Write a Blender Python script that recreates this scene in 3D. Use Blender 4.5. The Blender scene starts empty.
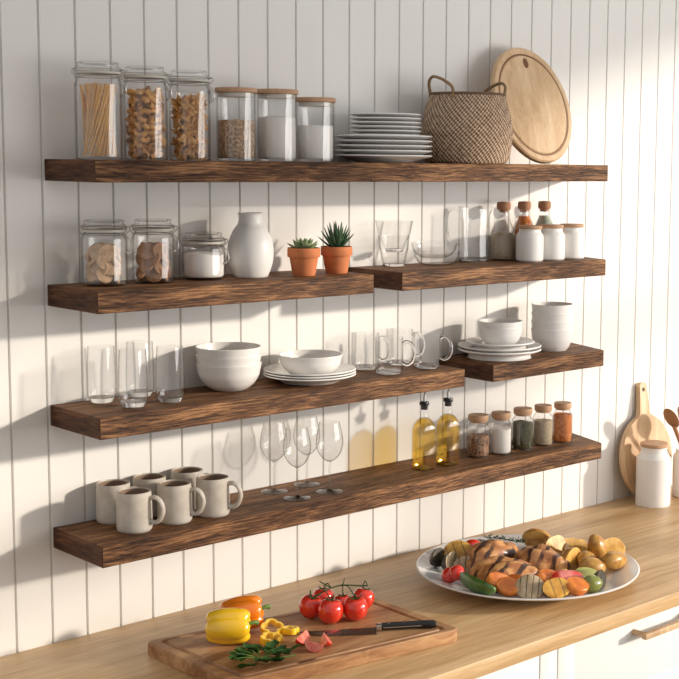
import bpy, bmesh, math, random
from mathutils import Vector, Matrix, noise
PI = math.pi
R = random.Random(7)
sc = bpy.context.scene
C = sc.collection

# ------------------------------------------------------------------ materials
def nt(name):
    m = bpy.data.materials.new(name); m.use_nodes = True
    t = m.node_tree; t.nodes.clear()
    return m, t
def nn(t, kind, **kw):
    n = t.nodes.new(kind)
    for k, v in kw.items():
        if k[0] == '_': setattr(n, k[1:], v)
        else: n.inputs[k.replace('__', ' ')].default_value = v
    return n
def c4(c): return (c[0], c[1], c[2], 1)
def pm(name, col, rough=.5, spec=.5, sss=0, coat=0, metal=0, var=0, vscale=30, bump=0, bscale=200, col2=None, sheen=0):
    m, t = nt(name)
    p = nn(t, 'ShaderNodeBsdfPrincipled', Base__Color=c4(col), Roughness=rough, Metallic=metal)
    p.inputs['Specular IOR Level'].default_value = spec
    if coat: p.inputs['Coat Weight'].default_value = coat; p.inputs['Coat Roughness'].default_value = .08
    if sss:
        p.inputs['Subsurface Weight'].default_value = sss; p.inputs['Subsurface Scale'].default_value = .01
        p.inputs['Subsurface Radius'].default_value = (1, .5, .3)
    o = nn(t, 'ShaderNodeOutputMaterial'); t.links.new(p.outputs[0], o.inputs[0])
    tc = nn(t, 'ShaderNodeTexCoord')
    if var or col2:
        nz = nn(t, 'ShaderNodeTexNoise', Scale=vscale, Detail=4.0); t.links.new(tc.outputs['Object'], nz.inputs['Vector'])
        rp = nn(t, 'ShaderNodeValToRGB'); t.links.new(nz.outputs[0], rp.inputs[0])
        a = col2 if col2 else tuple(x * (1 - var) for x in col)
        rp.color_ramp.elements[0].position = .35; rp.color_ramp.elements[1].position = .65
        rp.color_ramp.elements[0].color = c4(a); rp.color_ramp.elements[1].color = c4(col)
        t.links.new(rp.outputs[0], p.inputs['Base Color'])
    if bump:
        n2 = nn(t, 'ShaderNodeTexNoise', Scale=bscale, Detail=3.0); t.links.new(tc.outputs['Object'], n2.inputs['Vector'])
        b = nn(t, 'ShaderNodeBump', Strength=bump, Distance=.002); t.links.new(n2.outputs[0], b.inputs['Height'])
        t.links.new(b.outputs[0], p.inputs['Normal'])
    return m
def wood(name, dark, mid, light, stretch=(1.2, 14, 14), fine=(5, 110, 110), rough=.55, bump=.3, k=.45, warp=.02, pos=(.3, .5, .68), spec=.4):
    m, t = nt(name); L = t.links.new
    tc = nn(t, 'ShaderNodeTexCoord')
    wn = nn(t, 'ShaderNodeTexNoise', Scale=5.0, Detail=2.0); L(tc.outputs['Object'], wn.inputs['Vector'])
    mx = nn(t, 'ShaderNodeVectorMath', _operation='MULTIPLY_ADD'); L(wn.outputs['Color'], mx.inputs[0]); mx.inputs[1].default_value = (warp, warp, warp); L(tc.outputs['Object'], mx.inputs[2])
    m1 = nn(t, 'ShaderNodeMapping'); m1.inputs['Scale'].default_value = stretch; L(mx.outputs[0], m1.inputs[0])
    n1 = nn(t, 'ShaderNodeTexNoise', Scale=1.6, Detail=6.0, Roughness=.62); L(m1.outputs[0], n1.inputs['Vector'])
    m2 = nn(t, 'ShaderNodeMapping'); m2.inputs['Scale'].default_value = fine; L(mx.outputs[0], m2.inputs[0])
    n2 = nn(t, 'ShaderNodeTexNoise', Scale=1.5, Detail=5.0, Roughness=.7); L(m2.outputs[0], n2.inputs['Vector'])
    mm = nn(t, 'ShaderNodeMix', _data_type='FLOAT'); mm.inputs[0].default_value = k
    L(n1.outputs[0], mm.inputs[2]); L(n2.outputs[0], mm.inputs[3])
    rp = nn(t, 'ShaderNodeValToRGB'); L(mm.outputs[0], rp.inputs[0]); e = rp.color_ramp.elements
    e[0].position = pos[0]; e[0].color = c4(dark); e[1].position = pos[2]; e[1].color = c4(light)
    q = e.new(pos[1]); q.color = c4(mid)
    p = nn(t, 'ShaderNodeBsdfPrincipled', Roughness=rough); L(rp.outputs[0], p.inputs['Base Color']); p.inputs['Specular IOR Level'].default_value = spec
    b = nn(t, 'ShaderNodeBump', Strength=bump, Distance=.003); L(mm.outputs[0], b.inputs['Height']); L(b.outputs[0], p.inputs['Normal'])
    o = nn(t, 'ShaderNodeOutputMaterial'); L(p.outputs[0], o.inputs[0])
    return m
def glass(name, tint=(1, 1, 1), edge=(.45, .44, .42), blend=.3, refl=1.0, rough=.01):
    # thin glass: light goes straight through, mirror reflection grows towards grazing angles
    m, t = nt(name); L = t.links.new
    lw = nn(t, 'ShaderNodeLayerWeight', Blend=blend)
    rp = nn(t, 'ShaderNodeValToRGB'); e = rp.color_ramp.elements
    e[0].position = .45; e[0].color = c4(tint); e[1].position = .97; e[1].color = c4(tuple(a * b for a, b in zip(tint, edge)))
    L(lw.outputs['Facing'], rp.inputs[0])
    tr = nn(t, 'ShaderNodeBsdfTransparent'); L(rp.outputs[0], tr.inputs[0])
    gl = nn(t, 'ShaderNodeBsdfGlossy', Roughness=rough)
    lf = nn(t, 'ShaderNodeLayerWeight', Blend=.5)
    pw = nn(t, 'ShaderNodeMath', _operation='POWER'); L(lf.outputs['Facing'], pw.inputs[0]); pw.inputs[1].default_value = 4.5
    mu = nn(t, 'ShaderNodeMath', _operation='MULTIPLY_ADD', _use_clamp=True); L(pw.outputs[0], mu.inputs[0]); mu.inputs[1].default_value = .55 * refl; mu.inputs[2].default_value = .065 * refl
    mx = nn(t, 'ShaderNodeMixShader'); L(mu.outputs[0], mx.inputs[0]); L(tr.outputs[0], mx.inputs[1]); L(gl.outputs[0], mx.inputs[2])
    o = nn(t, 'ShaderNodeOutputMaterial'); L(mx.outputs[0], o.inputs[0])
    return m
def striped(name, base, base2, mark, scale=60, rot=(0, 0, 0), width=.82, rough=.45, coat=.3):
    # browned meat or vegetable flesh with burnt grill lines
    m, t = nt(name); L = t.links.new
    tc = nn(t, 'ShaderNodeTexCoord')
    nz = nn(t, 'ShaderNodeTexNoise', Scale=45.0, Detail=5.0); L(tc.outputs['Object'], nz.inputs['Vector'])
    rp = nn(t, 'ShaderNodeValToRGB'); L(nz.outputs[0], rp.inputs[0])
    rp.color_ramp.elements[0].position = .42; rp.color_ramp.elements[1].position = .6
    rp.color_ramp.elements[0].color = c4(base2); rp.color_ramp.elements[1].color = c4(base)
    mp = nn(t, 'ShaderNodeMapping'); mp.inputs['Rotation'].default_value = rot; L(tc.outputs['Object'], mp.inputs[0])
    w = nn(t, 'ShaderNodeTexWave', Scale=scale, Distortion=1.8, Detail=3.0); w.inputs['Detail Scale'].default_value = 1.5; L(mp.outputs[0], w.inputs['Vector'])
    r2 = nn(t, 'ShaderNodeValToRGB'); L(w.outputs[0], r2.inputs[0])
    r2.color_ramp.elements[0].position = width - .14; r2.color_ramp.elements[1].position = width + .06
    r2.color_ramp.elements[0].color = (0, 0, 0, 1); r2.color_ramp.elements[1].color = (1, 1, 1, 1)
    nb = nn(t, 'ShaderNodeTexNoise', Scale=16.0, Detail=3.0); L(tc.outputs['Object'], nb.inputs['Vector'])
    rb = nn(t, 'ShaderNodeValToRGB'); L(nb.outputs[0], rb.inputs[0]); rb.color_ramp.elements[0].position = .33; rb.color_ramp.elements[1].position = .46
    mb = nn(t, 'ShaderNodeMath', _operation='MULTIPLY'); L(r2.outputs[0], mb.inputs[0]); L(rb.outputs[0], mb.inputs[1])
    mx = nn(t, 'ShaderNodeMix', _data_type='RGBA'); L(mb.outputs[0], mx.inputs[0]); L(rp.outputs[0], mx.inputs[6]); mx.inputs[7].default_value = c4(mark)
    p = nn(t, 'ShaderNodeBsdfPrincipled', Roughness=rough); p.inputs['Coat Weight'].default_value = coat; p.inputs['Coat Roughness'].default_value = .2
    L(mx.outputs[2], p.inputs['Base Color'])
    b = nn(t, 'ShaderNodeBump', Strength=.4, Distance=.003); L(nz.outputs[0], b.inputs['Height']); L(b.outputs[0], p.inputs['Normal'])
    o = nn(t, 'ShaderNodeOutputMaterial'); L(p.outputs[0], o.inputs[0])
    return m
def woven(name):
    # seagrass plait: two crossing families of strands laid out on the basket's own unwrapped surface
    m, t = nt(name); L = t.links.new
    uv = nn(t, 'ShaderNodeUVMap')
    outs = []
    for s, k_ in ((1, 17.0), (-1, 12.0)):
        mp = nn(t, 'ShaderNodeMapping'); mp.inputs['Rotation'].default_value = (0, 0, s * .78)
        L(uv.outputs[0], mp.inputs[0])
        w = nn(t, 'ShaderNodeTexWave', Scale=k_, Distortion=1.6, Detail=3.0); w.inputs['Detail Scale'].default_value = 5; L(mp.outputs[0], w.inputs['Vector'])
        nz = nn(t, 'ShaderNodeTexNoise', Scale=26.0, Detail=2.0); L(mp.outputs[0], nz.inputs['Vector'])
        q = nn(t, 'ShaderNodeMath', _operation='MULTIPLY'); L(w.outputs[1], q.inputs[0]); L(nz.outputs[0], q.inputs[1])
        outs.append(q)
    mx = nn(t, 'ShaderNodeMath', _operation='ADD'); L(outs[0].outputs[0], mx.inputs[0]); L(outs[1].outputs[0], mx.inputs[1])
    rp = nn(t, 'ShaderNodeValToRGB'); L(mx.outputs[0], rp.inputs[0]); e = rp.color_ramp.elements
    e[0].position = .2; e[0].color = (.15, .085, .05, 1); e[1].position = .85; e[1].color = (.74, .55, .39, 1)
    q = e.new(.48); q.color = (.44, .29, .19, 1)
    p = nn(t, 'ShaderNodeBsdfPrincipled', Roughness=.8); L(rp.outputs[0], p.inputs['Base Color'])
    b = nn(t, 'ShaderNodeBump', Strength=.9, Distance=.004); L(mx.outputs[0], b.inputs['Height']); L(b.outputs[0], p.inputs['Normal'])
    o = nn(t, 'ShaderNodeOutputMaterial'); L(p.outputs[0], o.inputs[0])
    return m

def solid_glass(name, tint=(1, 1, 1), ior=1.45):
    m, t = nt(name); p = nn(t, 'ShaderNodeBsdfPrincipled', Base__Color=c4(tint), Roughness=.0, IOR=ior)
    p.inputs['Transmission Weight'].default_value = 1
    o = nn(t, 'ShaderNodeOutputMaterial'); t.links.new(p.outputs[0], o.inputs[0]); return m
M = dict(
    solid=solid_glass('solid clear glass'),
    wall=pm('painted boards', (.80, .785, .76), .55, .3),
    plaster=pm('plaster', (.75, .73, .70), .8, .2),
    shelfend=wood('dark stained wood on the shelf ends', (.014, .005, .003), (.085, .034, .015), (.22, .10, .045), stretch=(18, 3, 22), fine=(150, 14, 150), rough=.6, bump=.9, k=.55, pos=(.36, .5, .66), spec=.25),
    shelf=wood('dark stained rustic wood', (.018, .007, .003), (.13, .056, .023), (.40, .205, .09), stretch=(1.5, 18, 18), fine=(8, 200, 200), rough=.6, bump=1, k=.62, pos=(.40, .5, .615), spec=.25),
    counter=wood('light oak worktop', (.40, .235, .10), (.56, .36, .175), (.70, .48, .265), stretch=(.7, 9, 9), fine=(3, 60, 60), rough=.42, bump=.08, k=.4, pos=(.38, .5, .62)),
    board=wood('walnut and acacia board', (.13, .05, .02), (.34, .165, .07), (.55, .32, .155), stretch=(1.5, 9, 9), fine=(4, 70, 70), rough=.45, bump=.1, k=.3, warp=.08, pos=(.34, .47, .62)),
    pale=wood('pale maple', (.42, .245, .12), (.63, .42, .24), (.76, .56, .36), stretch=(12, 12, 1.2), fine=(70, 70, 3), rough=.5, bump=.08, k=.3, warp=.06),
    lid=wood('beech lid', (.36, .20, .11), (.50, .30, .175), (.60, .38, .235), stretch=(3, 30, 30), fine=(8, 120, 120), rough=.55, bump=.1),
    spoonw=wood('brown wooden spoon', (.22, .10, .05), (.36, .18, .09), (.46, .25, .14), stretch=(30, 30, 3), fine=(90, 90, 8), rough=.45, bump=.05),
    china=pm('white glazed china', (.82, .80, .775), .22, .5, coat=.35),
    matt=pm('matt white ceramic', (.80, .785, .765), .38, .45),
    mug=pm('greige stoneware', (.60, .55, .485), .45, .45, col2=(.50, .445, .38), vscale=38, bump=.12, bscale=90),
    mugin=pm('shaded mug inside', (.30, .21, .15), .35, .5),  # brown shading inside the mugs, put into the colour
    glass=glass('clear glass'),
    thin=glass('thin clear glass', edge=(.38, .37, .35), blend=.3),
    water=glass('thick glass base', tint=(.97, .97, .96), edge=(.6, .6, .6), refl=1.4),
    wire=pm('steel wire', (.50, .49, .47), .28, .5, metal=1),
    seal=pm('pale rubber seal', (.62, .58, .52), .5, .3),
    spag=pm('dry spaghetti', (.86, .51, .18), .45, .4, var=.2),
    pasta=pm('dry pasta', (.80, .41, .12), .5, .4, var=.25, vscale=80),
    pasta2=pm('dry pasta bows', (.82, .45, .14), .5, .4, var=.25, vscale=80),
    cookie=pm('pale biscuit', (.72, .48, .29), .75, .2, var=.3, vscale=60, bump=.4),
    cookie2=pm('brown biscuit', (.47, .25, .135), .7, .2, var=.3, vscale=60, bump=.4),
    oats=pm('rolled oats', (.66, .46, .29), .9, .2, col2=(.22, .12, .065), vscale=170, bump=1, bscale=300),
    sugar=pm('white sugar', (.80, .76, .72), .9, .2, bump=.3, bscale=500),
    flour=pm('white flour', (.86, .83, .79), .95, .1, bump=.4, bscale=80),
    cork=wood('brown cork', (.26, .12, .065), (.38, .19, .105), (.48, .26, .15), stretch=(40, 40, 40), fine=(150, 150, 150), rough=.8),
    terra=pm('terracotta', (.64, .215, .085), .75, .3, var=.18, vscale=25, bump=.15),
    soil=pm('potting soil', (.05, .03, .02), .95, .1, bump=1),
    succ=pm('sage green leaf', (.17, .27, .13), .45, .4, col2=(.42, .48, .25), vscale=40, sss=.1),
    aloe=pm('dark green leaf', (.035, .085, .04), .4, .4, col2=(.09, .17, .085), vscale=60),
    milkish=pm('ground pale spice', (.40, .32, .22), .9, .2, bump=.5),
    orange_sp=pm('orange spice', (.64, .24, .055), .85, .2, col2=(.40, .10, .022), vscale=120, bump=.7),
    pepperc=pm('mixed peppercorns', (.50, .28, .16), .8, .2, col2=(.05, .02, .012), vscale=210, bump=1, bscale=260),
    herb=pm('dried green herbs', (.13, .12, .05), .9, .2, col2=(.012, .014, .006), vscale=260, bump=1, bscale=260),
    beige_sp=pm('beige ground spice', (.50, .40, .27), .9, .2, bump=.5, bscale=300, var=.25, vscale=150),
    grey_sp=pm('grey green spice', (.40, .43, .36), .9, .2, bump=.3),
    oil=glass('golden olive oil', tint=(.94, .76, .32), edge=(.36, .22, .05), blend=.4, refl=1.2),
    black=pm('black plastic', (.012, .011, .011), .3, .5),
    blade=pm('polished steel', (.62, .60, .58), .16, .5, metal=1),
    ypep=pm('yellow pepper skin', (.93, .56, .015), .2, .6, coat=.6, sss=.15),
    opep=pm('orange pepper skin', (.90, .235, .01), .2, .6, coat=.6, sss=.15),
    yflesh=pm('pale pepper flesh', (.92, .62, .10), .35, .5, sss=.2),
    stem=pm('green stem', (.10, .19, .03), .5, .4),
    tomato=pm('red tomato skin', (.72, .035, .015), .15, .6, coat=.7, sss=.15),
    tflesh=pm('tomato flesh', (.72, .10, .06), .25, .5, col2=(.80, .26, .18), vscale=70, sss=.2),
    vine=pm('dark green vine', (.035, .06, .015), .6, .3),
    pars=pm('parsley leaf', (.016, .06, .010), .5, .4, col2=(.045, .12, .018), vscale=50),
    rosem=pm('rosemary needle', (.025, .05, .025), .5, .4),
    chick=striped('grilled chicken skin', (.68, .34, .12), (.40, .15, .045), (.06, .02, .009), scale=9.5, rot=(0, 0, 1.29), width=.80),
    potato=pm('roast potato skin', (.62, .34, .065), .4, .5, col2=(.38, .16, .03), vscale=45, coat=.3),
    potflesh=pm('browned potato flesh', (.78, .50, .13), .45, .4, col2=(.50, .24, .045), vscale=38, coat=.3),
    carrot=pm('roast carrot', (.84, .27, .03), .35, .5, col2=(.60, .15, .02), vscale=40, coat=.3),
    zucc=pm('green courgette skin', (.03, .095, .012), .3, .5, col2=(.10, .22, .04), vscale=30, coat=.3),
    zflesh=pm('courgette flesh', (.42, .43, .14), .5, .4),
    burnt=pm('charred aubergine', (.085, .07, .04), .4, .4, col2=(.016, .013, .010), vscale=40, coat=.3),
    auber=striped('grilled aubergine slice', (.62, .50, .33), (.46, .34, .19), (.17, .11, .06), scale=20, width=.93, rot=(0, 0, .9)),
    yellowveg=striped('grilled yellow squash', (.82, .48, .07), (.62, .30, .04), (.34, .17, .04), scale=14, width=.97),
    olive=pm('green olive', (.22, .24, .05), .3, .5, coat=.3),
    cream=pm('white cabinet paint', (.82, .81, .795), .35, .45),
    gap=pm('dark gap', (.05, .05, .05), .9, .1),
    floor=pm('floor tiles', (.45, .40, .35), .5, .4),
    basket=woven('woven seagrass'),
    handle=pm('seagrass rope', (.30, .19, .11), .85, .2, bump=1, bscale=180),
    ink=pm('grey ink', (.35, .33, .31), .6, .3),
    frame=pm('white window paint', (.8, .8, .78), .5, .4),
)

# ------------------------------------------------------------------ mesh helpers
def finish(name, bm, mat, parent=None, loc=None, rot=None, ang=40, label=None):
    bmesh.ops.remove_doubles(bm, verts=bm.verts, dist=1e-6)
    bmesh.ops.recalc_face_normals(bm, faces=bm.faces)
    lim = math.radians(ang)
    for e in bm.edges:
        e.smooth = not (len(e.link_faces) == 2 and e.calc_face_angle(0) > lim)
    for f in bm.faces: f.smooth = True
    me = bpy.data.meshes.new(name); bm.to_mesh(me); bm.free()
    for x in (mat if isinstance(mat, (list, tuple)) else [mat]): me.materials.append(x)
    o = bpy.data.objects.new(name, me); C.objects.link(o)
    if parent: o.parent = parent
    if loc is not None: o.location = loc
    if rot is not None: o.rotation_euler = rot
    if label: o['label'] = label
    return o
def tag(o, label, cat, group=None, kind=None):
    o['label'] = label
    if cat: o['category'] = cat
    if group: o['group'] = group
    if kind: o['kind'] = kind
    return o
def thing(name, label, cat, loc=(0, 0, 0), rz=0, group=None):
    o = bpy.data.objects.new(name, None); C.objects.link(o); o.empty_display_size = .02
    o.location = loc; o.rotation_euler = (0, 0, rz)
    return tag(o, label, cat, group)
def struct(name, bm, mat, label):
    o = finish(name, bm, mat); o['kind'] = 'structure'; o['label'] = label; return o
def dup(root, label, loc=None, rz=None, group=None):
    r = root.copy(); C.objects.link(r)
    if loc is not None: r.location = loc
    if rz is not None: r.rotation_euler = (0, 0, rz) if isinstance(rz, (int, float)) else rz
    if label: r['label'] = label
    if group: r['group'] = group
    for ch in [o for o in bpy.data.objects if o.parent == root]:
        c = ch.copy(); C.objects.link(c); c.parent = r
        for g in [o for o in bpy.data.objects if o.parent == ch]:
            d = g.copy(); C.objects.link(d); d.parent = c
    return r
def lathe(prof, n=40, uv=False, bm=None):
    bm = bm or bmesh.new(); rings = []
    for r, z in prof:
        if r < 1e-6: rings.append([bm.verts.new((0, 0, z))])
        else: rings.append([bm.verts.new((r * math.cos(2 * PI * i / n), r * math.sin(2 * PI * i / n), z)) for i in range(n)])
    for a, b in zip(rings, rings[1:]):
        if len(a) == 1 and len(b) == 1: continue
        for i in range(n):
            j = (i + 1) % n
            if len(a) == 1: bm.faces.new((a[0], b[j], b[i]))
            elif len(b) == 1: bm.faces.new((a[i], a[j], b[0]))
            else: bm.faces.new((a[i], a[j], b[j], b[i]))
    return bm
def smoothp(pts, k=4):
    # Catmull-Rom through the points
    out = []
    P = [pts[0]] + list(pts) + [pts[-1]]
    for i in range(1, len(P) - 2):
        for s in range(k):
            t = s / k
            out.append(tuple(.5 * ((2 * b) + (c - a) * t + (2 * a - 5 * b + 4 * c - d) * t * t + (-a + 3 * b - 3 * c + d) * t ** 3)
                             for a, b, c, d in zip(P[i - 1], P[i], P[i + 1], P[i + 2])))
    out.append(tuple(pts[-1])); return out
def wallprof(outer, th, floor=None):
    # outer profile from the foot centre up to the rim -> closed shell of thickness th
    fl = floor if floor is not None else th
    inner = []
    for (r, z) in reversed(outer):
        if r > th * 1.5: inner.append((max(r - th, 1e-4), max(z, outer[0][1] + fl)))
    inner.append((0, outer[0][1] + fl))
    return outer + inner
def tube(pts, rad, n=8, bm=None, flat=1.0, close=True):
    bm = bm or bmesh.new(); P = [Vector(p) for p in pts]; rings = []
    up = Vector((0, 0, 1)); prev = None
    for i, p in enumerate(P):
        d = (P[min(i + 1, len(P) - 1)] - P[max(i - 1, 0)]).normalized()
        if prev is None:
            a = d.cross(up);
            if a.length < .05: a = d.cross(Vector((0, 1, 0)))
        else: a = prev - d * prev.dot(d)
        a.normalize(); prev = a; b = d.cross(a)
        r = rad[i] if isinstance(rad, (list, tuple)) else rad
        rings.append([bm.verts.new(p + (a * math.cos(2 * PI * k / n) * flat + b * math.sin(2 * PI * k / n)) * r) for k in range(n)])
    for x, y in zip(rings, rings[1:]):
        for k in range(n): bm.faces.new((x[k], x[(k + 1) % n], y[(k + 1) % n], y[k]))
    if close:
        bm.faces.new(rings[0][::-1]); bm.faces.new(rings[-1])
    return bm
def box(x0, x1, y0, y1, z0, z1, bm=None, bev=0, seg=2):
    own = bmesh.new()
    bmesh.ops.create_cube(own, size=1)
    for v in own.verts: v.co = Vector(((x0 + x1) / 2 + v.co.x * (x1 - x0), (y0 + y1) / 2 + v.co.y * (y1 - y0), (z0 + z1) / 2 + v.co.z * (z1 - z0)))
    if bev: bmesh.ops.bevel(own, geom=list(own.edges), offset=bev, segments=seg, affect='EDGES', profile=.5)
    return merge(bm, own)
def merge(bm, own):
    if bm is None: return own
    me = bpy.data.meshes.new('x'); own.to_mesh(me); own.free(); bm.from_mesh(me); bpy.data.meshes.remove(me); return bm
def prism(poly, z0, z1, bev=0, seg=2):
    bm = bmesh.new()
    a = [bm.verts.new((x, y, z0)) for x, y in poly]; b = [bm.verts.new((x, y, z1)) for x, y in poly]
    n = len(poly); bm.faces.new(a[::-1]); bm.faces.new(b)
    for i in range(n): bm.faces.new((a[i], a[(i + 1) % n], b[(i + 1) % n], b[i]))
    if bev: bmesh.ops.bevel(bm, geom=list(bm.edges), offset=bev, segments=seg, affect='EDGES', profile=.5)
    return bm
def xform(bm, mat):
    bmesh.ops.transform(bm, matrix=mat, verts=bm.verts); return bm
def blob(sx, sy, sz, amp=.12, freq=1.5, seed=0, u=20, v=14, bm=None, flat=None):
    own = bmesh.new(); bmesh.ops.create_uvsphere(own, u_segments=u, v_segments=v, radius=1)
    for w in own.verts:
        k = 1 + amp * noise.noise(w.co * freq + Vector((seed * 7.3, seed * 3.1, 0)))
        w.co = Vector((w.co.x * sx * k, w.co.y * sy * k, w.co.z * sz * k))
        if flat is not None and w.co.z < -flat: w.co.z = -flat
    return merge(bm, own)
def cutblob(sx, sy, sz, amp, seed, planes):
    # blob sliced by planes; the cut faces take the second material
    bm = blob(sx, sy, sz, amp, 1.4, seed, 20, 14)
    for co, no in planes:
        r = bmesh.ops.bisect_plane(bm, geom=bm.verts[:] + bm.edges[:] + bm.faces[:], plane_co=co, plane_no=no, clear_outer=True)
        ed = [e for e in r['geom_cut'] if isinstance(e, bmesh.types.BMEdge)]
        f = bmesh.ops.edgeloop_fill(bm, edges=ed, mat_nr=1)
    return bm

# ------------------------------------------------------------------ the setting
W0, WD = -.0935, .08781
bm = bmesh.new(); prof = []
i0, i1 = -22, 44
for i in range(i0, i1):
    a, b = W0 + i * WD, W0 + (i + 1) * WD; g = .0018
    prof += [(a + g, .006), (a + g + .0012, 0), (b - g - .0012, 0), (b - g, .006)]
prof2 = prof + [(prof[-1][0], .10), (prof[0][0], .10)]
lo = [bm.verts.new((x, y, 0)) for x, y in prof]; hi = [bm.verts.new((x, y, 3.1)) for x, y in prof]
for i in range(len(prof) - 1): bm.faces.new((lo[i], lo[i + 1], hi[i + 1], hi[i]))
box(prof[0][0], prof[-1][0], .0065, .10, 0, 3.1, bm)
struct('wall_back', bm, M['wall'], 'white painted vertical board wall behind the shelves')
struct('floor', box(-4, 8, -3.6, .1, -.05, 0), M['floor'], 'kitchen floor')
# unseen window wall opposite the shelves, head slope made up to cut sunlight diagonally
yw, th = -3.42, .12
def wpoly(pts):
    bm = bmesh.new(); a = [bm.verts.new((x, yw, z)) for x, z in pts]; b = [bm.verts.new((x, yw + th, z)) for x, z in pts]
    n = len(pts); bm.faces.new(a); bm.faces.new(b[::-1])
    for i in range(n): bm.faces.new((a[i], b[i], b[(i + 1) % n], a[(i + 1) % n]))
    return bm
WX0, WX1 = 1.15, 6.3
def head(x): return 2.73 + .285 * (x - 3.29)
bmw = wpoly([(-4, 0), (WX0, 0), (WX0, 4.2), (-4, 4.2)])
for q in ([(WX0, 0), (WX1, 0), (WX1, 1.2), (WX0, 1.2)], [(WX1, 0), (8, 0), (8, 4.2), (WX1, 4.2)], [(WX0, head(WX0)), (WX1, head(WX1)), (WX1, 4.2), (WX0, 4.2)]):
    merge(bmw, wpoly(q))
struct('wall_front', bmw, M['plaster'], 'plaster wall opposite the shelves around the window')
bmw = bmesh.new()
for x in (3.0, 4.7):
    box(x - .02, x + .02, yw + .03, yw + .07, 1.2, head(x) - .002, bmw)
wf = struct('window_1', bmw, M['frame'], 'white bars added in the unseen window to band the sunlight')
bmw = tube([(WX0, yw + .05, 1.75), (WX1, yw + .05, 2.72)], .035, 6)  # sloping bar added to cast a faint diagonal shadow on the shelf wall
wf2 = finish('shadow_bar', bmw, M['frame'], wf)

# ------------------------------------------------------------------ shelves
ZS = {1: 2.00765, 2: 1.72844, 3: 1.45565, 4: 1.17196}
T, DP, RR = .0477, .22, 1.6802
def shelf(label, x0, x1, z, slant):
    poly = [(x0, -DP), (x1, -DP), (x1 + slant, -.0006), (x0, -.0006)]
    bm = prism(poly, -T, 0, .0016, 1)
    bmesh.ops.translate(bm, verts=bm.verts, vec=(-x0, 0, 0))
    for f in bm.faces:
        if abs(f.normal.x) > .6: f.material_index = 1
    o = finish('floating_shelf', bm, [M['shelf'], M['shelfend']], None, (x0, 0, z), ang=30)
    return tag(o, label, 'shelf', 'dark wooden floating shelves')
shelf('long dark wooden floating shelf at the very top carrying pasta jars and basket', 0, RR, ZS[1], .07)
shelf('dark wooden floating shelf holding cookie jars, vase and potted succulents', 0, .7722, ZS[2], 0)
shelf('dark wooden floating shelf holding glass pitcher and small white lidded jars', .8666, RR, ZS[2], .07)
shelf('dark wooden floating shelf holding tall tumblers, white bowls and glass mugs', 0, 1.0968, ZS[3], 0)
shelf('short dark wooden floating shelf holding white plates and tall bowl stack', 1.2053, RR, ZS[3], .07)
shelf('long dark wooden floating shelf at the bottom carrying mugs, wine glasses and oil bottles', 0, RR, ZS[4], .07)

# ------------------------------------------------------------------ counter
o = finish('countertop', box(0, 4.3, 0, .7503, 0, .0386, None, .002), M['counter'], None, (-1.3, -.7508, .8614))
tag(o, 'long light oak worktop running under the shelves', 'countertop')
cab = thing('base_cabinet', 'white base cabinet with light wooden drawer handle under the worktop', 'cabinet', (-1.3, 0, 0))
finish('carcass', box(0, 4.3, -.705, -.002, 0.08, .8610), M['cream'], cab)
finish('plinth', box(0, 4.3, -.66, -.01, 0, .0795), M['cream'], cab)
def front(x0, x1, name, z0=.12, z1=.857):
    bm = box(x0, x1, -.722, -.7055, z0, z1, None, .001)
    f = finish(name, bm, M['cream'], cab); fr = bmesh.new()
    w = .06
    box(x0, x0 + w, -.7242, -.7221, z0, z1, fr, .001); box(x1 - w, x1, -.7242, -.7221, z0, z1, fr, .001)
    box(x0 + w, x1 - w, -.7242, -.7221, z0, z0 + w, fr, .001)
    finish('raised_frame', fr, M['cream'], f)
    return f
front(1.33, 2.225, 'door')
dr = front(2.229, 3.125, 'drawer', .62)
front(2.229, 3.125, 'door', .12, .616)
front(.43, 1.326, 'door'); front(3.129, 4.0, 'door')
hb = tube([(2.520, -.7225, .820), (2.520, -.765, .820)], .0085, 4); tube([(2.720, -.7225, .820), (2.720, -.765, .820)], .0085, 4, hb)
box(2.510, 2.730, -.772, -.756, .812, .828, hb, .003)
finish('handle', hb, M['pale'], dr, label='light wooden bar handle')

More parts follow.
